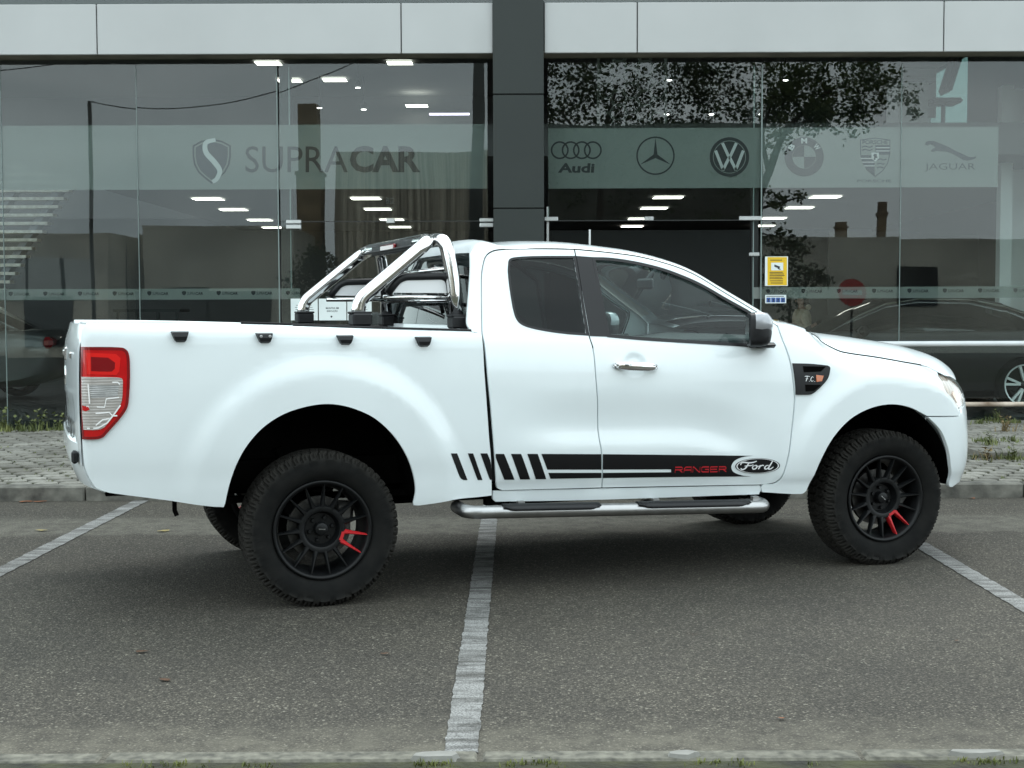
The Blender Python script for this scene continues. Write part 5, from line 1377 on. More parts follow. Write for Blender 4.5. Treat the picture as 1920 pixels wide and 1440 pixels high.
# fascia, soffit, pillar, upper storey, sides
FE = [-13.2]+[X(p, YF, 50) for p in (181, 752, 925, 1020, 1195, 1770)]+[9.2]; zf0, zf1 = Z(99.5, YF), Z(5, YF)
for a, b in zip(FE, FE[1:]):
    if a == FE[3]: continue
    mb = MB(); mb.box(((a+b)/2, YF+.02, (zf0+zf1)/2), (b-a-.012, .04, zf1-zf0), .006); part(mb, 'fascia_panel', M['fascia'])
mb = MB(); mb.box((-2, YF+.17, (zf0+zf1)/2), (22.4, .24, zf1-zf0-.02)); mb.box((-2, 16.02, 4.64), (22.4, .5, .34)); part(mb, 'fascia_backing', M['dark'])
mb = MB(); mb.box((-2, (YF+YG)/2+.03, zf0+.016), (22.4, YG-YF-.01, .02)); part(mb, 'soffit', M['soffit'])
mb = MB(); mb.box((-2, YG+.06, zf0+.07), (22.4, .08, .12)); part(mb, 'head_rail', M['soffit'])
mb = MB(); mb.box((-2, YF+.07, zf1+1.14), (22.4, .012, 2.25)); part(mb, 'upper_glass', M['shop'])
mb = MB(); mb.box((-2, YG+.3, 5.7), (22.4, .1, 2.0)); mb.box((-2, YG+9, 7.0), (22.4, 18, .3)); mb.box((-2, YF+.2, 7.05), (22.4, .5, .5)); part(mb, 'upper_wall', M['clad'])
YP = 15.38; zz = [.10, 1.0, Z(391, YP, 970), Z(177, YP, 970), 4.95, 6.8]
for a, b in zip(zz, zz[1:]):
    mb = MB(); mb.box(((X(925, YP)+X(1020, YP))/2, YP+.25, (a+b)/2), (X(1020, YP)-X(925, YP), .50, b-a-.012), .006); part(mb, 'pillar_cladding', M['clad'])
mb = MB(); mb.box(((X(925, YP)+X(1020, YP))/2, YP+.26, 3.4), (X(1020, YP)-X(925, YP)-.03, .46, 6.6)); part(mb, 'pillar_core', M['dark'])
# glass panes
XL, XR = -13.0, 8.8
panes = []
def pane(x0, x1, z0, z1, name='glass_pane'):
    mb = MB(); w, h = x1-x0-.006, z1-z0-.006; nx, nz = max(4, int(w/.16)), max(4, int(h/.16))
    for sy in (-.006, .006):              # float glass is never quite flat: a millimetre of slow waviness
        vs = [(-w/2+w*i/nx, sy+.0016*mnoise.noise(Vector(((x0+w*i/nx)*.9, (z0+h*j/nz)*.55, len(panes)*3.1)))+.0003*mnoise.noise(Vector(((x0+w*i/nx)*2.6, (z0+h*j/nz)*2.0, 9+len(panes)))), -h/2+h*j/nz) for j in range(nz+1) for i in range(nx+1)]
        fs = [(j*(nx+1)+i, j*(nx+1)+i+1, (j+1)*(nx+1)+i+1, (j+1)*(nx+1)+i) for j in range(nz) for i in range(nx)]
        mb.add(vs, fs if sy < 0 else [q[::-1] for q in fs])
    o = mb.build(name, M['shop'], BL, smooth=True); o.location = ((x0+x1)/2, .006, (z0+z1)/2)
    tl = ((-.0009, .0006), (.0007, -.0008), (-.0005, .0010), (.0010, .0004))[len(panes) % 4]; o.rotation_euler = (tl[0], 0, tl[1]); panes.append(o); return o
zb_ = ZP-.01; zt_ = zf0+.005
xs = [XL, -9.2, X(4), X(258), X(521)]
for a, b in zip(xs, xs[1:]): pane(a, b, zb_, zt_)
zd = Z(415, YG, 700)
PT = pane(X(521)+.02, X(925)-.06, zd, zt_, 'transom_glass'); PDL = pane(X(521)+.02, X(925)-.06, ZP, zd, 'door_glass')
pane(X(1020)+.04, X(1428), zd, zt_, 'transom_glass')
xs = [X(1428), X(1689), X(1935), XR]
for a, b in zip(xs, xs[1:]): pane(a, b, zb_, zt_)
for px in (4, 258, 521, 1428, 1689, 1935):
    mb = MB(); mb.box((X(px), YG+.004, 2.15), (.006 if px not in (521, 1428) else .012, .02, 4.08)); part(mb, 'glazing_joint', M['joint'])
for px in (543, 1414):
    mb = MB(); mb.box((X(px), YG+.03, 2.15), (.010, .02, 4.08)); part(mb, 'glazing_joint', M['joint'])
# dark posts behind the joints, door fittings
for px0, px1 in ((522, 543), (1414, 1427)):
    mb = MB(); mb.box(((X(px0)+X(px1))/2, YG+.20, 2.15), (X(px1)-X(px0), .10, 4.1)); part(mb, 'inner_post', M['dark'])
def fitting(px0, px1, py0, py1):
    mb = MB(); mb.box(((X(px0)+X(px1))/2, YG-.006, (Z(py0)+Z(py1))/2), (X(px1)-X(px0), .05, abs(Z(py0)-Z(py1))), .006); part(mb, 'door_fitting', M['steel'])
for f_ in ((536, 564, 411, 418), (536, 564, 420, 428), (899, 925, 409, 416), (899, 925, 418, 426), (724, 740, 409, 418), (1020, 1046, 407, 415), (1208, 1225, 407, 415), (1386, 1428, 407, 415), (1405, 1424, 475, 482)): fitting(*f_)
mb = MB(); mb.tube([(X(1106), YG+.02, .9), (X(1106), YG+.02, zd-.1)], .012, 8); mb.box((X(1027), YG+.03, Z(450)), (.025, .03, .75)); part(mb, 'door_rail', M['steel'])
mb = MB(); mb.box((0, YG+.03, zd+.0), (abs(X(543))*2, .02, .02)); mb2 = MB(); mb2.box(((X(543)+X(925))/2, YG+.02, zd), (X(925)-X(543), .03, .012)); part(mb2, 'door_head', M['dark'])
mb = MB(); mb.box(((X(1020)+X(1414))/2, YG+.02, zd), (X(1414)-X(1020), .03, .012)); part(mb, 'door_head', M['dark'])
# frosted bands (film on the inside)
def film(x0, x1, z0, z1, name='frosted_band'):
    mb = MB(); mb.box(((x0+x1)/2, YG+.020, (z0+z1)/2), (x1-x0, .001, z1-z0)); return part(mb, name, M['frost'])
zb0, zb1 = Z(355, YG, 400), Z(234, YG, 400)
bandL = film(XL, X(925)-.07, zb0, zb1); bandR = film(X(1020)+.05, X(1872), Z(352, YG, 1400), Z(239, YG, 1400))
stL = film(XL, X(560), Z(562, YG, 250), Z(541.5, YG, 250)); stR = film(X(1414), XR, Z(559, YG, 1700), Z(537.5, YG, 1700))
YL = YG+.0165
class Flat:
    def __init__(s, ox, oy): s.v = []; s.f = []; s.ox, s.oy = ox, oy
    def add(s, vf):
        k = len(s.v); s.v += list(vf[0]); s.f += [tuple(i+k for i in f) for f in vf[1]]; return s
    def poly(s, pts, holes=()):
        V, T = tri2d([tuple(p) for p in pts], holes); return s.add((V, T))
    def build(s, name, m, parent, dy=0.0):
        """2-D pixels of the photograph (y up = -py) -> facade plane"""
        vs = []
        for v in s.v:
            p = at(v.x, -v.y, YL-dy); vs.append((p.x-(parent.location.x if parent is not BL else 0), p.y-YG-(parent.location.y if parent is not BL else 0), p.z-(parent.location.z if parent is not BL else 0)))
        return mesh(name, vs, s.f, m, parent)
def P2(l): return [Vector((x, -y)) for x, y in l]
FL = lambda: Flat(0, 0)
f = FL(); f.add(fit2d(text2d('SUPRA', 1, bold=.0), 460, 652, -323.5, -274)); f.build('lettering', M['film'], bandL)
f = FL(); f.add(fit2d(text2d('CAR', 1, bold=.035), 656, 788, -323.5, -273.5)); f.build('lettering', M['film'], bandL)
def shield(cx, cy, w, h, n=1):
    half = [(0, 0), (.55, .05), (1.0, .16), (1.0, .42), (.92, .62), (.7, .80), (.38, .93), (0, 1.06)]
    l = [(cx+x*w/2, cy+y*h) for x, y in half]+[(cx-x*w/2, cy+y*h) for x, y in half[-2:0:-1]]
    return P2(l)
sc = shield(397, 260, 72, 80)
f = FL(); f.poly(sc, [[tuple(p) for p in inset([tuple(p) for p in sc], 3.2)]]); f.build('shield_rim', M['film'], bandL)
inn = inset([tuple(p) for p in sc], 6.0)
s_curve = cr_spline(P2([(404, 262), (386, 268), (386, 285), (402, 304), (412, 320), (406, 336), (398, 341)]), 2)
f = FL(); f.poly(inn)
f.build('shield_field', M['filmg'], bandL)
f = FL(); f.add(ribbon(s_curve, [7+3*math.sin(PI*i/(len(s_curve)-1)) for i in range(len(s_curve))])); f.build('shield_curve', M['fascia'], bandL, .0012)
# maker emblems on the right band
def ring(cx, cy, r, w, ry=None): return ribbon(circ(cx, -cy, r-w/2, 56, (ry-w/2) if ry else None), w, True)
f = FL()
for cx in (1049.5, 1070, 1091, 1111.5): f.add(ring(cx, 281.6, 16.8, 3.0))
f.build('emblem', M['film'], bandR); f = FL(); f.add(fit2d(text2d('Audi', 1, bold=.035, shear=.06), 1046, 1115, -324, -306)); f.build('lettering', M['film'], bandR)
f = FL(); f.add(ring(1229, 292, 36, 2.8))
for k in range(3):
    a = PI/2+k*2*PI/3; c = Vector((1229, -292)); t = Vector((math.cos(a), math.sin(a))); n = Vector((-t.y, t.x)); b = Vector((math.cos(a+PI/3), math.sin(a+PI/3))); b2 = Vector((math.cos(a-PI/3), math.sin(a-PI/3)))
    f.add(([c, c+b*4.4, c+t*33.5, c+b2*4.4], [(0, 3, 2, 1)]))
f.build('emblem', M['film'], bandR)
f = FL(); c = (1367.7, 294.3); f.add(ring(*c, 37, 6))
def vw(pts, w): f.add(ribbon(P2([(c[0]+x, c[1]-y) for x, y in pts]), w))
disc = circ(c[0], -c[1], 29.5, 56)
f.add(([Vector((c[0], -c[1]))]+disc, [(0, i+1, (i+1) % 56+1) for i in range(56)])); f.build('emblem', M['film'], bandR)
f = FL(); vw([(-13, 26), (-1.5, 1)], 5.5); vw([(13, 26), (1.5, 1)], 5.5); vw([(-26, 12), (-11.5, -25)], 5.5); vw([(-12.5, -25), (0, 0)], 5.5); vw([(26, 12), (11.5, -25)], 5.5); vw([(12.5, -25), (0, 0)], 5.5)
f.build('emblem_letters', M['fascia'], bandR, .0012)
f = FL(); f.add(ring(1507.8, 294, 36.8, 13.5))
for a0 in (PI/2, 1.5*PI):
    f.add(([Vector((1507.8, -294))]+circ(1507.8, -294, 21.5, 14, a0=a0, a1=a0+PI/2-.001), [(0, i+1, i+2) for i in range(13)]))
f.add(ring(1507.8, 294, 23.3, 1.2)); f.build('emblem', M['film'], bandR)
for ch, a in (('B', 142), ('M', 90), ('W', 38)):
    vs, fs = fit2d(text2d(ch, 1, bold=.03), -5.5, 5.5, -5, 5); t = math.radians(a); q = t-PI/2
    f = FL(); f.add(([Vector((1507.8+30*math.cos(t)+v.x*math.cos(q)-v.y*math.sin(q), -294+30*math.sin(t)+v.x*math.sin(q)+v.y*math.cos(q))) for v in vs], fs)); f.build('emblem_letter', M['fascia'], bandR, .0012)
crest = P2([(1612.5, 262), (1626, 260), (1641, 258), (1656, 260), (1669.5, 262), (1669, 290), (1665, 306), (1656, 320), (1641, 332), (1626, 320), (1617, 306), (1613, 290)])
f = FL(); f.poly(crest, [inset([tuple(p) for p in crest], 1.6)])
f.poly(P2([(1641, 272), (1668, 272), (1668, 290), (1641, 290)])); f.poly(P2([(1614, 291), (1640, 291), (1640, 331), (1627, 320), (1618, 306)]))
for y in (276, 282): f.add(ribbon(cr_spline(P2([(1616, y), (1622, y-2), (1630, y), (1636, y-2)]), 2), 2.2))
for y in (300, 308, 315): f.add(ribbon(cr_spline(P2([(1644, y), (1650, y-2), (1656, y), (1662-(y-300)*.5, y-2)]), 2), 2.2))
f.add(fit2d(text2d('PORSCHE', 1, bold=.02), 1617, 1665, -270.5, -262.5)); f.build('emblem', M['filmg'], bandR)
f = FL()
for y in (276, 282): f.add(ribbon(P2([(1642, y+1), (1668, y+1)]), 1.6))
for y in (297, 304, 311): f.add(ribbon(P2([(1614+(y-297)*.4, y), (1640, y)]), 1.6))
ins = P2([(1634, 286), (1648, 286), (1648, 297), (1641, 303), (1634, 297)]); f.poly(ins); f.build('emblem_stripes', M['fascia'], bandR, .0012)
f = FL(); f.poly(P2([(1638, 300), (1639, 294), (1637, 291), (1640, 288), (1644, 289), (1644, 293), (1646, 297), (1642, 296), (1641, 300)])); f.build('emblem_horse', M['film'], bandR, .002)
f = FL(); f.add(fit2d(text2d('PORSCHE', 1, bold=.01), 1607, 1672, -342, -336.5)); f.build('lettering', M['filmg'], bandR)
leap = P2([(1733.5, 271), (1736, 266), (1742, 264), (1750, 264), (1758, 267), (1768, 271), (1780, 276), (1792, 283), (1804, 288), (1816, 294), (1823, 295), (1831, 292.5), (1829, 297), (1820, 300), (1814, 301.5), (1806, 300), (1796, 294), (1786, 288.5), (1776, 285), (1764, 283.5), (1756, 283), (1749, 285), (1745, 284), (1748, 279.5), (1753, 277), (1750, 273), (1744, 270.5), (1739, 273)])
f = FL(); f.poly(leap); f.build('emblem', M['filmg'], bandR); f = FL(); f.add(fit2d(text2d('JAGUAR', 1, bold=.0), 1733.7, 1829, -322, -306)); f.build('lettering', M['filmg'], bandR)
# small repeat on the narrow strips
def mini(px, py, parent):
    f = FL(); l = shield(px-17, py-4.5, 8, 8); f.poly(l); f.add(fit2d(text2d('SUPRA', 1), px-11, px+4, -(py+2.8), -(py-2.6))); f.add(fit2d(text2d('CAR', 1, bold=.03), px+4.5, px+19, -(py+2.8), -(py-2.6))); f.build('strip_lettering', M['film'], parent)
for i in range(9): mini(37+i*65, 551.4-i*.25, stL)
for i in range(8): mini(1457+i*66.3, 546.3-i*.22, stR)
for px, py in ((731, 376),): f = FL(); f.add(fit2d(text2d('82', 1, bold=.02), px-8, px+8, -(py+6), -(py-6))); f.build('door_number', M['film'], PT)
# signs and notices stuck to the glass
M['paper'] = pm('white_paper', (.70, .76, .75), .8, noise=(6, .05)); M['yel'] = pm('yellow_card', (.72, .46, .015), .6, noise=(8, .08)); M['blue'] = pm('blue_print', (.04, .10, .32), .6); M['ink'] = pm('black_ink', (.03, .03, .03), .7)
def card(name, px0, px1, py0, py1, m, label, cat, group=None, Y=YG-.006):
    a, b = at(px0, py0, Y), at(px1, py1, Y); c = (a+b)/2
    o = MB(); o.box((0, 0, 0), (b.x-a.x, .003, a.z-b.z)); o = o.build(name, m); o.location = c; tag(o, label, cat, group); return o, c, Y-.0022
def on_card(cd, f, m, name):
    o, c, Y = cd; vs = []
    for v in f.v: p = at(v.x, -v.y, Y); vs.append((p.x-c.x, p.y-c.y, p.z-c.z))
    mesh(name, vs, f.f, m, o)
def rectp(x0, x1, y0, y1): return P2([(x0, y1), (x1, y1), (x1, y0), (x0, y0)])
cd = card('warning_sign', 1434.5, 1477, 481, 536, M['paper'], 'yellow camera warning sign stuck on the glass above the blue pictogram sticker', 'sign')
f = FL(); f.poly(rectp(1439, 1475.5, 482, 535)); on_card(cd, f, M['yel'], 'yellow_panel')
cd2 = (cd[0], cd[1], cd[2]-.001); f = FL(); f.poly(rectp(1446, 1468.5, 492.5, 507)); on_card(cd2, f, M['paper'], 'white_panel')
cd3 = (cd[0], cd[1], cd[2]-.002); f = FL(); f.poly(P2([(1452, 496), (1463, 500), (1461, 503.5), (1452, 500)])); f.poly(P2([(1459, 502), (1464, 504.5), (1463, 506), (1458, 504)]))
for y in (487, 510, 513, 516, 519, 522, 526, 530): f.poly(rectp(1443+(y % 3), 1471-(y % 4)*1.5, y, y+1.2))
on_card(cd3, f, M['ink'], 'print')
cd = card('info_sticker', 1434.7, 1474, 553, 568.5, M['paper'], 'small white and blue pictogram sticker on the glass below the yellow sign', 'sticker')
f = FL()
for i in range(4): f.poly(rectp(1437+i*9, 1445+i*9, 558, 567))
on_card(cd, f, M['blue'], 'blue_panel')
cd3 = (cd[0], cd[1], cd[2]-.001); f = FL()
for i in range(4): f.add(([Vector((1441+i*9, -561.5))]+circ(1441+i*9, -561.5, 1.5, 8), [(0, k+1, (k+1) % 8+1) for k in range(8)])); f.poly(rectp(1440+i*9, 1442+i*9.0, 563, 566))
f.poly(rectp(1437, 1470, 555, 556.2)); on_card(cd3, f, M['filmg'], 'pictogram')
for k, (a, b, lab) in enumerate(((545, 596, 'white paper notice on the door glass, left one, half behind the roll bar'), (597.5, 649.5, 'white paper notice on the door glass with two printed lines, middle one'), (651, 697, 'white paper notice on the door glass, right one, behind the roll bar leg'))):
    cd = card('paper_notice', a, b, 560, 600.5, M['paper'], lab, 'notice', 'paper notices on the entrance door')
    f = FL()
    if k == 1:
        f.add(fit2d(text2d('MONTRA EM', 1, bold=.02), 611, 635, -579.5, -576)); f.add(fit2d(text2d('EXECUÇÃO', 1, bold=.02), 613, 633, -585.5, -581)); f.poly(shield(621.5, 592, 3.5, 3.5))
    else:
        for y in (572, 576, 580, 584, 588): f.poly(rectp(a+8+(y % 3), b-8-(y % 5)*2, y, y+.8))
    on_card(cd, f, M['filmg'], 'print')
# ================================================================== inside the showroom
ZF = .20
mb = MB(); mb.box((-2, 25.0, ZF-.05), (22, 18.3, .1)); part(mb, 'floor', M['floor'])
mb = MB(); mb.box((1.2, 25.8, 3.58), (15.4, 16.4, .40)); part(mb, 'mezzanine', M['iceil'])
mb = MB(); mb.box((-2, 34.1, 3.3), (22, .1, 6.6)); part(mb, 'inner_wall', M['iwall'])
mb = MB(); mb.box((-2, 32.6, 5.0), (22, .1, 2.8)); mb.box((-2, 25, 6.45), (22, 18, .1)); part(mb, 'upper_inner_wall', M['iceil'])
mb = MB(); mb.box(((X(1032, 17.6)+X(1412, 17.6))/2, 17.6, (ZF+Z(433, 17.6))/2), (X(1412, 17.6)-X(1032, 17.6), .1, Z(433, 17.6)-ZF)); part(mb, 'interior_shade_sheet', M['doorshade'])  # black sheet added as the darkness inside the open doorway
mb = MB(); mb.box((X(1884, 18.7), 18.7, 2.2), (X(1895, 18.7)-X(1873, 18.7), .16, 4.4)); part(mb, 'white_column', M['iwhite']); mb = MB(); mb.box((X(1884, 18.7)+.42, 17.9, 3.62), (.36, 1.9, .30)); part(mb, 'white_beam', M['iwhite'])
mb = MB(); mb.box((-13.05, 25, 1.2), (.1, 18, 2.2)); part(mb, 'inner_wall', M['iwall'])
mb = MB(); mb.box((-13.05, YG+.15, 3.3), (.3, .3, 6.6)); part(mb, 'corner_post', M['clad'])
mb = MB(); mb.box((8.85, 25, 2.1), (.1, 18, 4.2)); mb.box((8.85, 21.5, 5.3), (.1, 11, 2.3)); mb.box((8.85, 33, 5.3), (.1, 2.2, 2.3)); part(mb, 'inner_wall', M['iwall'])
M['solar'] = glass('solar_side_glass', (.31, .39, .38), .05)
mb = MB(); mb.box((8.85, 29.45, 5.3), (.012, 4.9, 2.2)); part(mb, 'side_window', M['solar'])
mb = MB(); mb.box((8.84, 29.6, 5.3), (.08, .10, 2.2)); part(mb, 'window_mullion', M['iwhite'])
mb = MB(); mb.box((8.2, 19.6, 2.3), (2.6, .1, 4.4)); part(mb, 'white_inner_wall', M['iwhite'])
mb = MB(); mb.box((4.9, 26.0, 1.50), (7.6, .1, 2.6)); mb.box((6.4, 24.6, 1.5), (1.6, .1, 2.6)); part(mb, 'inner_partition', M['iwall'])
# staircase
mb = MB(); ms = MB(); n = 27
for i in range(n):
    k = 26-i; x = -9.2-.094*k; y = 28.5-.05*k; z = 4.72-.168*k
    mb.box((x, y, z), (1.50, .26, .06))
part(mb, 'stair_treads', M['wood'])
for dx in (-.45, .45): ms.tube([(-9.2+dx-.094*26, 27.2, 4.68-.168*26-.08), (-9.2+dx, 28.5, 4.60)], .11, 4)
ms.box((-8.95, 28.9, 4.80), (1.75, .9, .30))
part(ms, 'stair_frame', M['greys'])
# lights
LP = emit('light_panel', (1.0, .95, .84), 6.0); LS = emit('spot_lamp', (1.0, .96, .92), 14.0); LV = emit('violet_led', (.85, .75, 1.0), 4.0)
def lamp(x, y, z, lab, w=.50, d=.42):
    t = empty('ceiling_light', (x, y, z), 0, lab, 'ceiling light', 'square light panels in the showroom ceilings')
    m1 = MB(); m1.box((0, 0, -.008), (w, d, .010)); m1.build('diffuser', LP, t); m2 = MB()
    for sx, sy, a, b in ((1, 0, .02, d+.04), (-1, 0, .02, d+.04), (0, 1, w, .02), (0, -1, w, .02)): m2.box((sx*(w/2+.01), sy*(d/2+.01), -.010), (a, b, .008))
    m2.build('frame', M['iwhite'], t)
rowlab = ('nearest row', 'second row', 'third row', 'farthest row')
for j, px in enumerate(((395, 442, 491, 516), (689, 711, 737, 752), (1252, 1226, 1200, 1185), (1545, 1497, 1449, 1430))):
    for i, (off, p) in enumerate(zip((208, 188, 168.5, 154.5), px)):
        D = (3.37-CAM_H)*FPX/off; lamp((p-960)*D/FPX, D, 3.37, 'lit ceiling panel of the %s, %s, below the band' % (rowlab[i], ('far left of the pillar', 'just left of the pillar', 'just right of the pillar', 'far right of the pillar')[j]))
for px, py, lab in ((510, 123, 'lit upper floor panel touching the top edge of the left glass'), (549, 155, 'lit upper floor panel by the dark post, left of a like one'), (633, 154, 'lit upper floor panel over the tower reflection'), (754, 123, 'lit upper floor panel right under the soffit, above the lettering'), (785, 202, 'dim upper floor panel above the violet light bar')):
    D = (6.38-CAM_H)*FPX/(581-py)
    if D > 32.4: D = 32.0
    lamp((px-960)*D/FPX, D, CAM_H+(581-py)*D/FPX, lab)
for k, (px, py, lab) in enumerate(((671, 162, 'glowing spot lamp under the upper light panels, left bay'), (599, 200, 'glowing spot lamp beside the tower reflection'), (682, 203, 'glowing spot lamp above the letter A, left bay'), (1255, 148, 'upper spot lamp behind the lattice screen, right bay'), (1250, 212, 'spot lamp above the three pointed star'), (1334, 212, 'warm spot lamp above the round letter emblem'), (1420, 212, 'spot lamp by the glass joint, right bay'), (1473, 148, 'spot lamp inside the tree reflection'), (1563, 512, 'small spot lamp low on the wall, right bay'))):
    D = 22.0 if py < 400 else 25.5; p = at(px, py, D); t = empty('spot_lamp', p, 0, lab, 'spot lamp', 'spot lamps inside the showroom')
    m1 = MB(); m1.lathe([(0, -.03), (.035, -.025), (.042, 0), (.03, .02), (0, .03)], 12, 'Z'); m1.build('bulb', LS, t); m1 = MB(); m1.lathe([(.045, -.02), (.05, .05), (.02, .12), (.0, .12)], 12, 'Z'); m1.tube([(0, 0, .12), (0, 0, .5)], .008, 6); m1.build('housing', M['dark'], t)
a, b = at(805, 214, 24), at(880, 214, 24); mb = MB(); mb.box((0, 0, 0), (b.x-a.x, .03, .03)); o = mb.build('light_bar', LV); o.location = (a+b)/2; tag(o, 'thin violet white light bar above the lettering, left bay', 'light bar')
M['pale'] = pm('pale_lattice', (.5, .53, .5), .6)
# lattice screen, desk, chair upstairs
mb = MB(); c = at(1185, 170, 18.2)
for i in range(5):
    for j in range(5):
        cx, cz = c.x+(i-2)*.17, c.z+(j-2)*.19+(.095 if i % 2 else 0)
        pts = [(cx+.10*math.cos(PI/3*k), c.y, cz+.10*math.sin(PI/3*k)) for k in range(6)]; mb.tube(pts, .011, 4, closed=True)
for sx in (-.44, .44): mb.box((c.x+sx, c.y, c.z), (.03, .03, 1.1))
o = mb.build('lattice_screen', M['pale']); tag(o, 'pale hexagon lattice screen on the upper floor behind the right glass', 'screen')
t = empty('office_desk', (at(1708, 235, 19).x, 19.2, 3.78), 0, 'white office desk with a dark top on the upper floor, right end', 'desk')
m1 = MB(); m1.box((0, 0, .36), (.40, .6, .70)); m1.build('cabinet', M['iwhite'], t); m1 = MB(); m1.box((0, 0, .73), (.56, .75, .04)); m1.build('desk_top', M['greys'], t)
t = empty('office_chair', (at(1768, 235, 19).x, 19.0, 3.78), 0, 'dark office chair beside the white desk on the upper floor', 'chair')
m1 = MB(); m1.box((0, 0, .46), (.42, .42, .07), .03); m1.build('seat', M['dark'], t); m1 = MB(); m1.box((.10, 0, .85), (.10, .40, .60), .05, M=Matrix.Rotation(.3, 4, 'Y')); m1.build('backrest', M['dark'], t); m1 = MB(); m1.tube([(0, 0, .45), (0, 0, .08)], .03, 6)
for k in range(5): m1.tube([(0, 0, .08), (.28*math.cos(k*1.257), .28*math.sin(k*1.257), .03)], .018, 5)
m1.build('base', M['dark'], t)
mb = MB(); mb.box((X(1740, 21), 21.5, at(1740, 165, 21).z), (.5, .05, .75)); o = mb.build('bright_sky_panel', M['iwhite']); tag(o, 'pale panel added as the bright window sky behind the dark office chair upstairs', 'panel')  # white panel stands in for bright sky at the upper side window
# display cars
def show_car(name, label, cx, cy, rz, body, Wb=2.76, L=4.72, H=1.40):
    t = empty(name, (cx, cy, ZF), rz, label, 'car'); W_ = .91
    st = [(-L/2, .42, .62, .74, .60), (-L/2+.06, .30, .72, .80, .72), (-L/2+.35, .20, .84, .86, .86), (-L/2+.9, .17, .92, .90, .90), (-L/2+1.35, .16, .97, .93, .91), (0, .16, .97, .96, .915), (L/2-1.0, .17, .98, .98, .90), (L/2-.45, .22, .99, .99, .87), (L/2-.12, .32, .96, .97, .76), (L/2, .45, .86, .88, .62)]
    rings = []
    for x, zl, zs, zc, w in st:
        h = [(0, zl), (w*.8, zl), (w*.97, zl+.10), (w, zl+(zs-zl)*.55), (w*.985, zs-.06), (w*.93, zs), (w*.5, zc+.02), (0, zc+.03)]
        rings.append([Vector((x, -a, z)) for a, z in h]+[Vector((x, a, z)) for a, z in h[-2:0:-1]])
    mb = MB(); mb.add(*loft(rings)); mb.build('body', body, t, angle=40)
    gs = [(-L/2+1.28, .90, .93, .80), (-L/2+1.75, .90, 1.20, .70), (-L/2+2.1, .90, H-.06, .62), (-L/2+2.5, .90, H, .60), (-L/2+3.1, .90, H-.01, .60), (-L/2+3.55, .90, H-.10, .61), (-L/2+4.0, .92, 1.14, .66), (-L/2+4.35, .93, .99, .74)]
    rings = [[Vector((x, -.86 if z > 1.1 else -.84, zb)), Vector((x, -w, z-.05)), Vector((x, -w*.8, z)), Vector((x, 0, z+.015)), Vector((x, w*.8, z)), Vector((x, w, z-.05)), Vector((x, .86, zb))] for x, zb, z, w in gs]
    mb = MB(); mb.add(*loft(rings)); g = mb.build('greenhouse', M['cglass'], t, angle=40)
    mb = MB()
    top = [r[1:6] for r in rings[2:6]]; mb.add([v+Vector((0, 0, .006)) for r in top for v in r], [(i*5+j, (i+1)*5+j, (i+1)*5+j+1, i*5+j+1) for i in range(3) for j in range(4)])
    mb.build('roof', body, t, smooth=True)
    for sy in (-1, 1):
        mb = MB(); mb.tube([r[1 if sy < 0 else 5]+Vector((0, sy*.006, .012)) for r in rings], .010, 5); mb.build('window_strip', M['chrome'], t)
        mb = MB(); mb.box((-L/2+1.75, sy*.98, .98), (.14, .2, .12), .05); mb.build('wing_mirror', body, t, angle=40)
        mb = MB(); mb.box((-L/2+.22, sy*.62, .68), (.30, .34, .12), .05); mb.build('headlight', M['clear2'], t, angle=40)
        mb = MB(); mb.box((L/2-.08, sy*.60, .82), (.16, .36, .16), .05); mb.build('tail_light', M['dred'], t, angle=40)
    R_ = .335
    for x in (-L/2+.92, -L/2+.92+Wb):
        for sy in (-1, 1):
            mb = MB(); mb.lathe([(.245, -.10), (.30, -.115), (R_-.01, -.10), (R_, -.06), (R_, .06), (.30, .11), (.245, .10)], 36, 'Y'); w = mb.build('wheel', M['rubber'], t, smooth=True); w.location = (x, sy*.84, R_); w.rotation_euler = (0, 0, 0 if sy < 0 else PI)
            mb = MB(); mb.lathe([(.232, -.115), (.247, -.118), (.247, -.09), (.228, -.085), (.225, .05)], 40, 'Y')
            for k in range(5):
                for dd in (-.17, .17):
                    a = PI/2+.1+2*PI*k/5; c0, s0 = math.cos(a+dd*.55), math.sin(a+dd*.55); c1, s1 = math.cos(a+dd), math.sin(a+dd)
                    p, q = Vector((.05*c0, -.105, .05*s0)), Vector((.24*c1, -.112, .24*s1)); dv = (q-p).normalized(); nn = Vector((-dv.z, 0, dv.x))
                    mb.add([p-nn*.012, p+nn*.012, q+nn*.015, q-nn*.015, p-nn*.012+Vector((0, .04, 0)), p+nn*.012+Vector((0, .04, 0)), q+nn*.015+Vector((0, .04, 0)), q-nn*.015+Vector((0, .04, 0))], [(0, 3, 2, 1), (0, 1, 5, 4), (1, 2, 6, 5), (2, 3, 7, 6), (3, 0, 4, 7)])
            mb.build('rim', M['alloy'], w, angle=30)
            mb = MB(); mb.lathe([(0, -.11), (.05, -.108), (.055, -.07)], 16, 'Y'); mb.lathe([(.05, -.03), (.17, -.03), (.17, 0)], 30, 'Y'); mb.build('brake_disc', M['dark'], w, smooth=True)
    return t
M['cglass'] = pm('dark_car_glass', (.006, .007, .008), .03, coat=.6); M['bcar'] = pm('black_car_paint', (.004, .004, .0045), .35, spec=.3, coat=.25); M['scar'] = pm('silver_car_paint', (.06, .063, .063), .4, metal=.2, coat=1); M['alloy'] = pm('bright_alloy', (.70, .72, .72), .3, metal=.45)
M['lime'] = pm('lime_caliper', (.35, .65, .02), .4)
bc = show_car('display_car', 'black saloon with bright five double spoke alloys inside behind the rail', 4.76, 17.35, 0, M['bcar'])
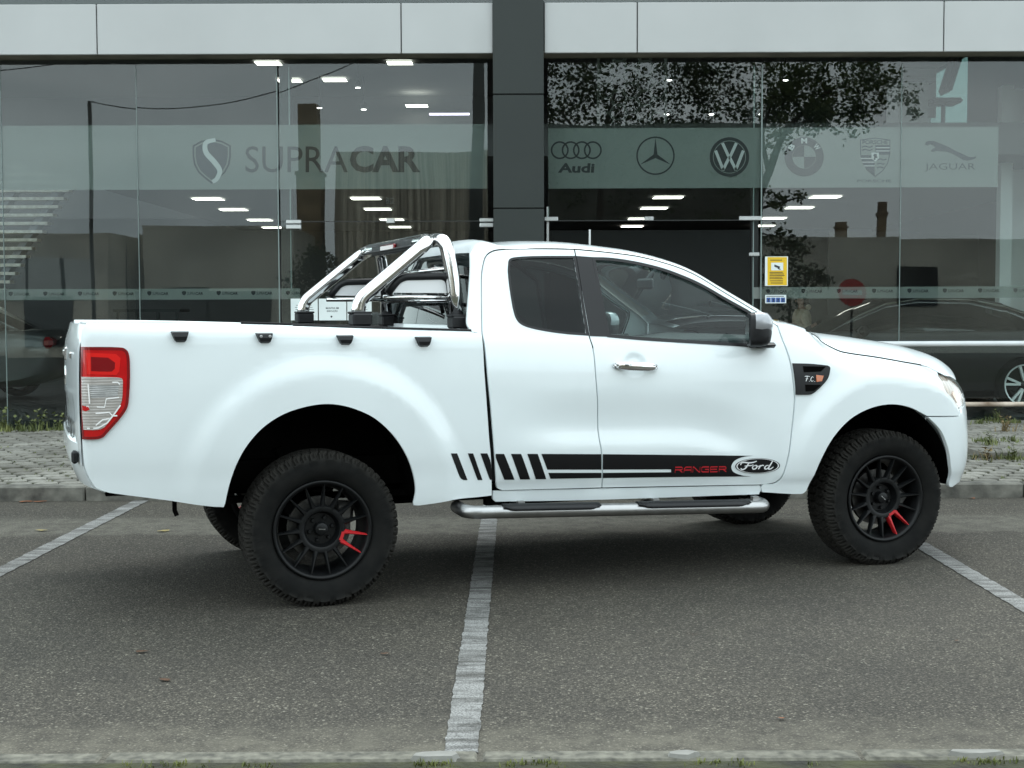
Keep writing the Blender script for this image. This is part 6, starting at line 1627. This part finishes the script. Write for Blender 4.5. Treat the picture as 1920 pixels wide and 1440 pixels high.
mb = MB(); mb.box((-2.36+.92+2.76+.10, -.845, .36), (.07, .08, .16), .02); mb.build('brake_caliper', M['lime'], bc)
show_car('display_car', 'silver car inside behind the left glass, beside the truck tailgate', -8.6, 19.6, 0, M['scar'], H=1.42)
# low display racks and table frames behind the left glass
t = empty('display_table', (at(285, 600, 20).x, 20.0, ZF), 0, 'black framed display table inside, above the truck bed side', 'table')
m1 = MB(); zt = Z(580, 20)-ZF; m1.box((0, 0, zt), (.95, .6, .04)); m1.build('table_top', M['dark'], t)
for sx in (-.42, -.15, .15, .42):
    m1 = MB(); m1.box((sx, -.25, zt/2), (.035, .035, zt)); m1.build('leg', M['dark'], t)
# ---- rails outside the right glass
M['wpipe'] = pm('white_painted_pipe', (.62, .64, .65), .4, noise=(3, .08)); M['rust'] = pm('rusty_pipe', (.30, .20, .13), .75, noise=(4, .5), tint=(.42, .36, .30))
t = empty('guard_rail', (X(1626, 15.4), 15.4, ZP), 0, 'low tube guard rail with white top tube and rusty bottom tube along the right glass', 'railing')
x0 = 0; x1 = 3.6; z1 = Z(644.5, 15.4, 1770)-ZP; z0 = Z(758, 15.4, 1860)-ZP
m1 = MB(); m1.tube([(x0, 0, z1), (x1, 0, z1)], .030, 12); m1.build('top_tube', M['wpipe'], t, angle=50); m1 = MB(); m1.tube([(x0, 0, z0), (x1, 0, z0)], .026, 12); m1.build('bottom_tube', M['rust'], t, angle=50)
for x in (.06, 3.5): m1 = MB(); m1.tube([(x, 0, -.05), (x, 0, z1)], .026, 10); m1.build('post', M['rust'], t, smooth=True)
# ---- person inside, seen over the bonnet
def skin_body(name, joints, bones, parent, m):
    me = bpy.data.meshes.new(name); me.from_pydata([j[:3] for j in joints], bones, []); o = bpy.data.objects.new(name, me); COL.objects.link(o)
    s = o.modifiers.new('skin', 'SKIN'); sv_ = me.skin_vertices[0].data
    for i, j in enumerate(joints): sv_[i].radius = (j[3], j[4] if len(j) > 4 else j[3])
    sv_[0].use_root = True; o.modifiers.new('sub', 'SUBSURF').levels = 2; o.modifiers['sub'].render_levels = 2
    dg = bpy.context.evaluated_depsgraph_get(); dg.update(); m2 = bpy.data.meshes.new_from_object(o.evaluated_get(dg)); bpy.data.objects.remove(o)
    m2.materials.clear(); m2.polygons.foreach_set('use_smooth', [True]*len(m2.polygons)); return link(name, m2, m, parent)
M['skin'] = pm('skin', (.42, .25, .18), .55, noise=(20, .1)); M['hair'] = pm('brown_hair', (.03, .018, .012), .55, noise=(60, .5)); M['jacket'] = pm('beige_jacket', (.66, .54, .40), .85, noise=(14, .15), bump=(40, .5, .01)); M['jeans'] = pm('dark_trousers', (.03, .035, .05), .9, noise=(40, .2)); M['shoe'] = pm('shoe', (.02, .02, .02), .5)
pp = at(1503, 600, 22)
PS = empty('person', (pp.x, 22, ZF), PI, 'person with brown hair in a beige hooded jacket, seen over the truck bonnet', 'person')
J = [(0, 0, .86, .14, .11), (0, 0, 1.05, .15, .11), (.0, 0, 1.25, .165, .12), (0, 0, 1.36, .10, .09), (.01, 0, 1.42, .05), (.015, 0, 1.47, .055), (.02, 0, 1.545, .085, .09), (.02, 0, 1.60, .06, .065),
     (0, .17, 1.31, .06), (-.04, .22, 1.05, .05), (.16, .19, 1.10, .035), (.20, .18, 1.12, .030),
     (0, -.17, 1.31, .06), (-.05, -.22, 1.06, .05), (.15, -.20, 1.05, .035), (.19, -.20, 1.06, .030),
     (0, .09, .80, .09), (.01, .10, .46, .06), (-.01, .10, .09, .042), (.10, .11, .04, .035), (0, -.09, .80, .09), (.03, -.10, .46, .06), (.0, -.10, .09, .042), (.11, -.11, .04, .035)]
PS.scale = (.90, .90, .90)
Bn = [(0, 1), (1, 2), (2, 3), (3, 4), (4, 5), (5, 6), (6, 7), (2, 8), (8, 9), (9, 10), (10, 11), (2, 12), (12, 13), (13, 14), (14, 15), (0, 16), (16, 17), (17, 18), (18, 19), (0, 20), (20, 21), (21, 22), (22, 23)]
bd = skin_body('body', J, Bn, PS, [M['skin'], M['jeans'], M['shoe']])
for p in bd.data.polygons: p.material_index = 2 if p.center.z < .09 else (1 if p.center.z < .92 else 0)
Jj = [(0, 0, .84, .18, .14), (0, 0, 1.05, .185, .145), (0, 0, 1.24, .20, .15), (0, 0, 1.37, .13, .115), (0, .18, 1.31, .085), (-.04, .235, 1.05, .072), (.14, .20, 1.10, .055), (0, -.18, 1.31, .085), (-.05, -.235, 1.06, .072), (.13, -.21, 1.05, .055)]
skin_body('jacket', Jj, [(0, 1), (1, 2), (2, 3), (2, 4), (4, 5), (5, 6), (2, 7), (7, 8), (8, 9)], PS, M['jacket'])
skin_body('hood', [(-.09, -.09, 1.42, .05), (-.12, 0, 1.40, .065), (-.09, .09, 1.42, .05)], [(0, 1), (1, 2)], PS, M['jacket'])
skin_body('hair', [(-.02, 0, 1.62, .085, .09), (-.055, 0, 1.56, .085, .088), (-.07, 0, 1.48, .06, .07), (-.10, 0, 1.40, .035)], [(0, 1), (1, 2), (2, 3)], PS, M['hair'])
mb = MB(); mb.add([(.10, -.012, 1.55), (.10, .012, 1.55), (.125, 0, 1.515), (.10, -.014, 1.505), (.10, .014, 1.505)], [(0, 1, 2), (0, 2, 3), (1, 4, 2), (3, 2, 4)])
mb.build('nose', M['skin'], bd, smooth=True)
for sy in (-1, 1):
    mb = MB(); mb.lathe([(0, -.006), (.010, -.003), (.012, .0), (0, .004)], 10, 'X', (.098, sy*.032, 1.552)); mb.build('eye', M['ink'], bd, smooth=True)
    mb = MB(); mb.lathe([(0, -.01), (.018, -.006), (.026, .0), (.0, .01)], 10, 'Y', (.02, sy*.088, 1.535)); mb.build('ear', M['skin'], bd, smooth=True)
    hx, hy, hz = (.225, sy*.185, 1.12 if sy > 0 else 1.06)
    jj = [(hx-.03, hy, hz, .026, .018), (hx+.03, hy, hz, .034, .016)]; bb = [(0, 1)]
    for k, (dy, ln) in enumerate(((-.027, .062), (-.009, .07), (.009, .068), (.027, .052))):
        i0 = len(jj); jj += [(hx+.05, hy+dy, hz, .009), (hx+.05+ln*.6, hy+dy*1.1, hz-.012, .0085), (hx+.05+ln*.85, hy+dy*1.1, hz-.035, .007)]; bb += [(1, i0), (i0, i0+1), (i0+1, i0+2)]
    i0 = len(jj); jj += [(hx+.0, hy-sy*.035, hz+.004, .011), (hx+.03, hy-sy*.055, hz+.0, .009)]; bb += [(0, i0), (i0, i0+1)]
    skin_body('hand', jj, bb, PS, M['skin'])
# ================================================================== across the street (behind the camera, seen mirrored in the glass)
M['plaster'] = pm('weathered_plaster', (.60, .565, .47), .9, noise=(.5, .3)); M['conc'] = pm('concrete_wall', (.56, .545, .47), .9, noise=(.4, .3)); M['brick'] = pm('old_brick', (.24, .185, .12), .9, noise=(1.5, .4)); M['wdark'] = pm('dark_opening', (.02, .02, .02), .5); M['wpale'] = pm('pale_shutter', (.5, .52, .5), .7)
M['darkwall'] = pm('dark_boards', (.095, .095, .08), .9, noise=(.8, .4)); M['polew'] = pm('weathered_pole', (.045, .042, .036), .9, noise=(6, .4)); M['polec'] = pm('concrete_pole', (.085, .090, .085), .9, noise=(2, .2)); M['wire'] = pm('cable', (.01, .01, .01), .6)
def corrugated():
    m, t, o = mat('corrugated_cladding'); p = nd(t, 'ShaderNodeBsdfPrincipled'); c = nd(t, 'ShaderNodeTexCoord'); mp_ = nd(t, 'ShaderNodeMapping'); mp_.inputs['Scale'].default_value = (4, .2, .03); t.links.new(c.outputs['Object'], mp_.inputs[0])
    n = nd(t, 'ShaderNodeTexNoise'); n.inputs['Scale'].default_value = 4; n.inputs['Detail'].default_value = 6; t.links.new(mp_.outputs[0], n.inputs['Vector'])
    r = nd(t, 'ShaderNodeValToRGB'); r.color_ramp.elements[0].position = .35; r.color_ramp.elements[0].color = (.22, .20, .155, 1); r.color_ramp.elements[1].position = .65; r.color_ramp.elements[1].color = (.74, .68, .55, 1); t.links.new(n.outputs['Fac'], r.inputs[0]); t.links.new(r.outputs[0], p.inputs['Base Color']); p.inputs['Roughness'].default_value = .8; t.links.new(p.outputs[0], o.inputs[0]); return m
M['corr'] = corrugated()
def rf(px, D): return (px-960)*D/FPX
def rz(py, D): return CAM_H+(581-py)*D/FPX
YR = lambda D: 2*YG-D
def house(name, label, px0, px1, py, D, m, wins=(), roofm=None, depth=7):
    x0, x1, z = rf(px0, D), rf(px1, D), rz(py, D); y = YR(D)
    t = empty(name, ((x0+x1)/2, y, 0), 0, label, 'building'); hw = (x1-x0)/2
    mb = MB(); mb.box((0, -depth/2, z/2), (2*hw, depth, z)); mb.build('wall', m, t); mb = MB(); mb.box((0, -depth/2, z+.06), (2*hw+.02, depth+.02, .12)); mb.build('roof', roofm or m, t)
    for px, py0, w, h, mm in wins:
        f = MB(); f.box((rf(px, D)-t.location.x, .01, rz(py0, D)), (w, .08, h)); f.build('window', mm, t)
    return t
house('garage_block', 'low weathered plaster block reflected low in the left glass', -330, 212, 441, 44, M['plaster'], [(90, 520, 1.2, 1.3, M['wpale']), (150, 520, 1.1, 1.3, M['wpale']), (30, 520, 1.0, 1.3, M['wpale']), (-60, 520, 1.1, 1.3, M['wpale']), (95, 600, 1.5, 1.6, M['wdark'])])
house('concrete_shed', 'grey concrete shed reflected right of the thin pole in the left glass', 270, 545, 434, 46, M['conc'], [(330, 580, 2.5, 1.3, M['wdark']), (450, 590, 2.0, 1.4, M['wdark'])])
house('low_house', 'low grey house with two chimneys reflected in the right glass', 1425, 2300, 456, 46, M['conc'], [(1720, 540, 1.2, 1.3, M['wdark'])])
house('dark_shed', 'tall dark shed reflected behind the trees in the right glass', 1015, 1430, 243, 47, M['darkwall'])
D = 50
t = empty('warehouse', (rf(860, D), YR(D), 0), 0, 'tall corrugated warehouse with curved roof reflected behind the lettering', 'building')
x0, x1 = rf(628, D)-t.location.x, rf(1130, D)-t.location.x; mb = MB(); N = 300; vs = []
for i in range(N+1):
    x = x0+(x1-x0)*i/N; y = .035*math.sin(x*2*PI/.28); vs += [Vector((x, y, 0)), Vector((x, y, rz(287, D)+.35*sstep(.35, 1, i/N)))]
mb.add(vs, [(2*i, 2*i+2, 2*i+3, 2*i+1) for i in range(N)]); mb.build('cladding', M['corr'], t, smooth=True)
mb = MB(); mb.box(((x0+x1)/2, -6, 3.4), (x1-x0, 11.8, 6.8)); mb.build('shell', M['conc'], t)
t = empty('brick_tower', (rf(586, 52), YR(52), 0), 0, 'narrow old brick tower reflected left of the warehouse', 'tower'); h = rz(200, 52)
mb = MB(); mb.box((0, 0, h*.36), (.80, 1, h*.72)); mb.box((-.03, 0, h*.86), (.62, .8, h*.28)); mb.build('shaft', M['brick'], t); mb = MB(); mb.box((0, 0, h*.72), (.9, 1.1, .12)); mb.build('ledge', M['brick'], t)
for px, py, w, lab in ((1580, 425, .36, 'short reddish chimney on the low house roof'), (1655, 390, .26, 'tall slim reddish chimney on the low house roof')):
    D = 47; z = rz(456, D); hh = rz(py, D)-z; o = MB(); o.box((0, 0, hh*.35), (w, w, hh*.7)); o.box((0, 0, hh*.68), (w*1.35, w*1.35, hh*.14), .04); o.box((0, 0, hh*.88), (w*.95, w*.95, hh*.26))
    o = o.build('chimney', M['brick']); o.location = (rf(px, D), YR(D)-.2, z+.1); tag(o, lab, 'chimney', 'chimneys on the low house')
def pole(px0, px1, py0, D, r0, r1, m, label):
    o = MB(); b = Vector((rf(px0, D), YR(D), 0)); tp = Vector((rf(px1, D), YR(D), rz(py0, D))); o.tube([Vector(), (tp-b)*.5, tp-b], [r0, (r0+r1)/2, r1], 12)
    o = o.build('utility_pole', m, smooth=True); o.location = b; tag(o, label, 'pole', 'utility poles across the street'); return tp
pa = pole(183, 179, 190, 36, .062, .045, M['polew'], 'thin dark wooden pole reflected left of the shield emblem')
pb = pole(886, 903, 60, 34, .21, .12, M['polec'], 'thick tapered concrete pole reflected left of the grey pillar')
pc = pole(245, 243, 455, 46, .05, .04, M['polew'], 'small far pole with insulators reflected above the concrete shed')
def cable(a, b, sag, label):
    o = MB(); pts = []
    for i in range(33):
        u = i/32; p = a.lerp(b, u); p.z -= sag*4*u*(1-u); pts.append(p-a)
    o.tube(pts, .014, 5); o = o.build('power_cable', M['wire']); o.location = a; tag(o, label, 'cable', 'overhead cables across the street')
cable(pa, Vector((rf(700, 36), YR(36), rz(100, 36))), .75, 'sagging cable reflected from the thin wooden pole to the upper right')
cable(Vector((rf(-400, 36), YR(36), rz(150, 36))), Vector((rf(150, 36), YR(36), rz(118, 36))), .1, 'cable reflected in the top left corner of the glass')
t = empty('road_sign', (rf(1597, 33), YR(33), 0), 0, 'round red no entry sign on a post reflected in the right glass', 'sign'); zz_ = rz(556, 33); M['signr'] = pm('sign_red', (.5, .025, .025), .5); M['signw'] = pm('sign_white', (.6, .6, .6), .5)
mb = MB(); mb.lathe([(0, 0), (.33, 0), (.33, -.02), (0, -.02)], 36, 'Y', (0, .03, zz_)); mb.build('disc', M['signr'], t); mb = MB(); mb.box((0, .036, zz_), (.46, .01, .11)); mb.build('bar', M['signw'], t); mb = MB(); mb.tube([(0, -.02, 0), (0, -.02, zz_+.3)], .03, 10); mb.build('post', M['polew'], t)
M['bark'] = pm('bark', (.05, .042, .032), .9, noise=(8, .4), bump=(20, .6, .02))
def leafmat(name, c1, c2):
    m, t, o = mat(name); p = nd(t, 'ShaderNodeBsdfPrincipled'); g = nd(t, 'ShaderNodeNewGeometry'); r = nd(t, 'ShaderNodeValToRGB'); r.color_ramp.elements[0].color = (*c1, 1); r.color_ramp.elements[1].color = (*c2, 1); t.links.new(g.outputs['Random Per Island'], r.inputs[0]); t.links.new(r.outputs[0], p.inputs['Base Color']); p.inputs['Roughness'].default_value = .6
    tl = nd(t, 'ShaderNodeBsdfTranslucent'); t.links.new(r.outputs[0], tl.inputs[0]); x = nd(t, 'ShaderNodeMixShader'); x.inputs[0].default_value = .45; t.links.new(p.outputs[0], x.inputs[1]); t.links.new(tl.outputs[0], x.inputs[2]); t.links.new(x.outputs[0], o.inputs[0]); return m
M['leaf'] = leafmat('tree_leaf', (.04, .06, .022), (.14, .17, .06)); M['leafd'] = leafmat('dark_leaf', (.028, .04, .018), (.08, .10, .04))
def tree(name, label, base, limbs, clumps, nleaf, m, ls=.14, cat='tree', group=None):
    t = empty(name, base, 0, label, cat, group); r = random.Random(len(label)); mb = MB()
    for pts, r0, r1 in limbs:
        q = cr_spline([Vector(p) for p in pts], .5); n = len(q); mb.tube(q, [r0+(r1-r0)*i/(n-1) for i in range(n)], 8)
    mb.build('trunk', M['bark'], t, smooth=True); mb = MB()
    for c, rad, n in clumps:
        for i in range(n):
            d = Vector((r.gauss(0, 1), r.gauss(0, 1), r.gauss(0, .8))); d = d.normalized()*rad*r.random()**.45; p = Vector(c)+d; L = ls*r.uniform(.6, 1.4)
            a = Vector((r.gauss(0, 1), r.gauss(0, 1), r.gauss(0, .6))).normalized(); b = a.cross(Vector((r.gauss(0, 1), r.gauss(0, 1), r.gauss(0, 1)))).normalized()*L*.32
            mb.add([p, p+a*L*.5+b, p+a*L, p+a*L*.5-b], [(0, 1, 2, 3)])
    mb.build('crown', m, t); return t
r = random.Random(21); D = 41
def crown(px0, px1, py0, py1, n, rad, nl, bx):
    out = []
    for i in range(n):
        out.append(((rf(r.uniform(px0, px1), D)-bx, r.uniform(-1.4, 1.4), rz(r.uniform(py0, py1), D)), rad*r.uniform(.6, 1.2), nl))
    return out
bx = rf(1385, D)
G_ = 'trees across the street'
def limbto(px, py, y=0): return (rf(px, D)-bx, y, rz(py, D))
tree('broadleaf_tree', 'leaning broadleaf tree reflected over the emblems in the right glass', (bx, YR(D), 0),
     [([(0, 0, 0), (.1, 0, 1.8), limbto(1412, 400), limbto(1440, 330), limbto(1475, 250), limbto(1560, 180)], .22, .05), ([limbto(1412, 400), limbto(1450, 388), limbto(1500, 375)], .06, .02), ([limbto(1440, 330), limbto(1430, 260), limbto(1450, 180)], .08, .03), ([limbto(1475, 250), limbto(1580, 225), limbto(1650, 220)], .06, .02)],
     crown(1430, 1650, 120, 235, 46, .60, 150, bx)+crown(1430, 1490, 240, 290, 4, .3, 40, bx)+crown(1435, 1500, 355, 400, 5, .30, 60, bx)+crown(1640, 1690, 130, 230, 7, .4, 60, bx), 0, M['leaf'], .125, group=G_)
bx = rf(1120, D)
tree('broadleaf_tree', 'dark dense tree reflected above the right entrance', (bx, YR(D)-1.5, 0), [([(0, 0, 0), (.1, 0, 3), limbto(1140, 250), limbto(1160, 150)], .2, .05), ([limbto(1130, 300), limbto(1220, 220)], .08, .03), ([limbto(1130, 300), limbto(1060, 200)], .08, .03)],
     crown(1015, 1420, 105, 250, 50, .70, 150, bx)+crown(1015, 1430, 250, 420, 30, .7, 60, bx), 0, M['leafd'], .125, group=G_)
bx = rf(1480, 39)
tree('shrub', 'dark loose shrub reflected beside the yellow sign', (bx, YR(39), 0), [([(0, 0, 0), (0, 0, 1.5)], .05, .03)], [((rf(px, 39)-bx, r.uniform(-.4, .4), rz(py, 39)), rr_, 130) for px, py, rr_ in ((1450, 450, .45), (1475, 470, .45), (1500, 470, .35), (1460, 500, .5), (1490, 510, .5), (1520, 520, .35), (1450, 535, .5), (1500, 545, .45), (1480, 580, .5), (1540, 535, .25))], 0, M['leafd'], .13, 'shrub')
bx = rf(590, 40)
tree('shrub', 'round dark shrub reflected behind the roll bar', (bx, YR(40), 0), [([(0, 0, 0), (0, 0, 1.2)], .06, .04)], [((rf(px, 40)-bx, r.uniform(-.5, .5), rz(py, 40)), rr_, 260) for px, py, rr_ in ((590, 480, .35), (575, 500, .5), (610, 500, .45), (560, 535, .6), (600, 530, .6), (640, 540, .5), (680, 545, .4), (590, 570, .7))], 0, M['leafd'], .13, 'shrub')
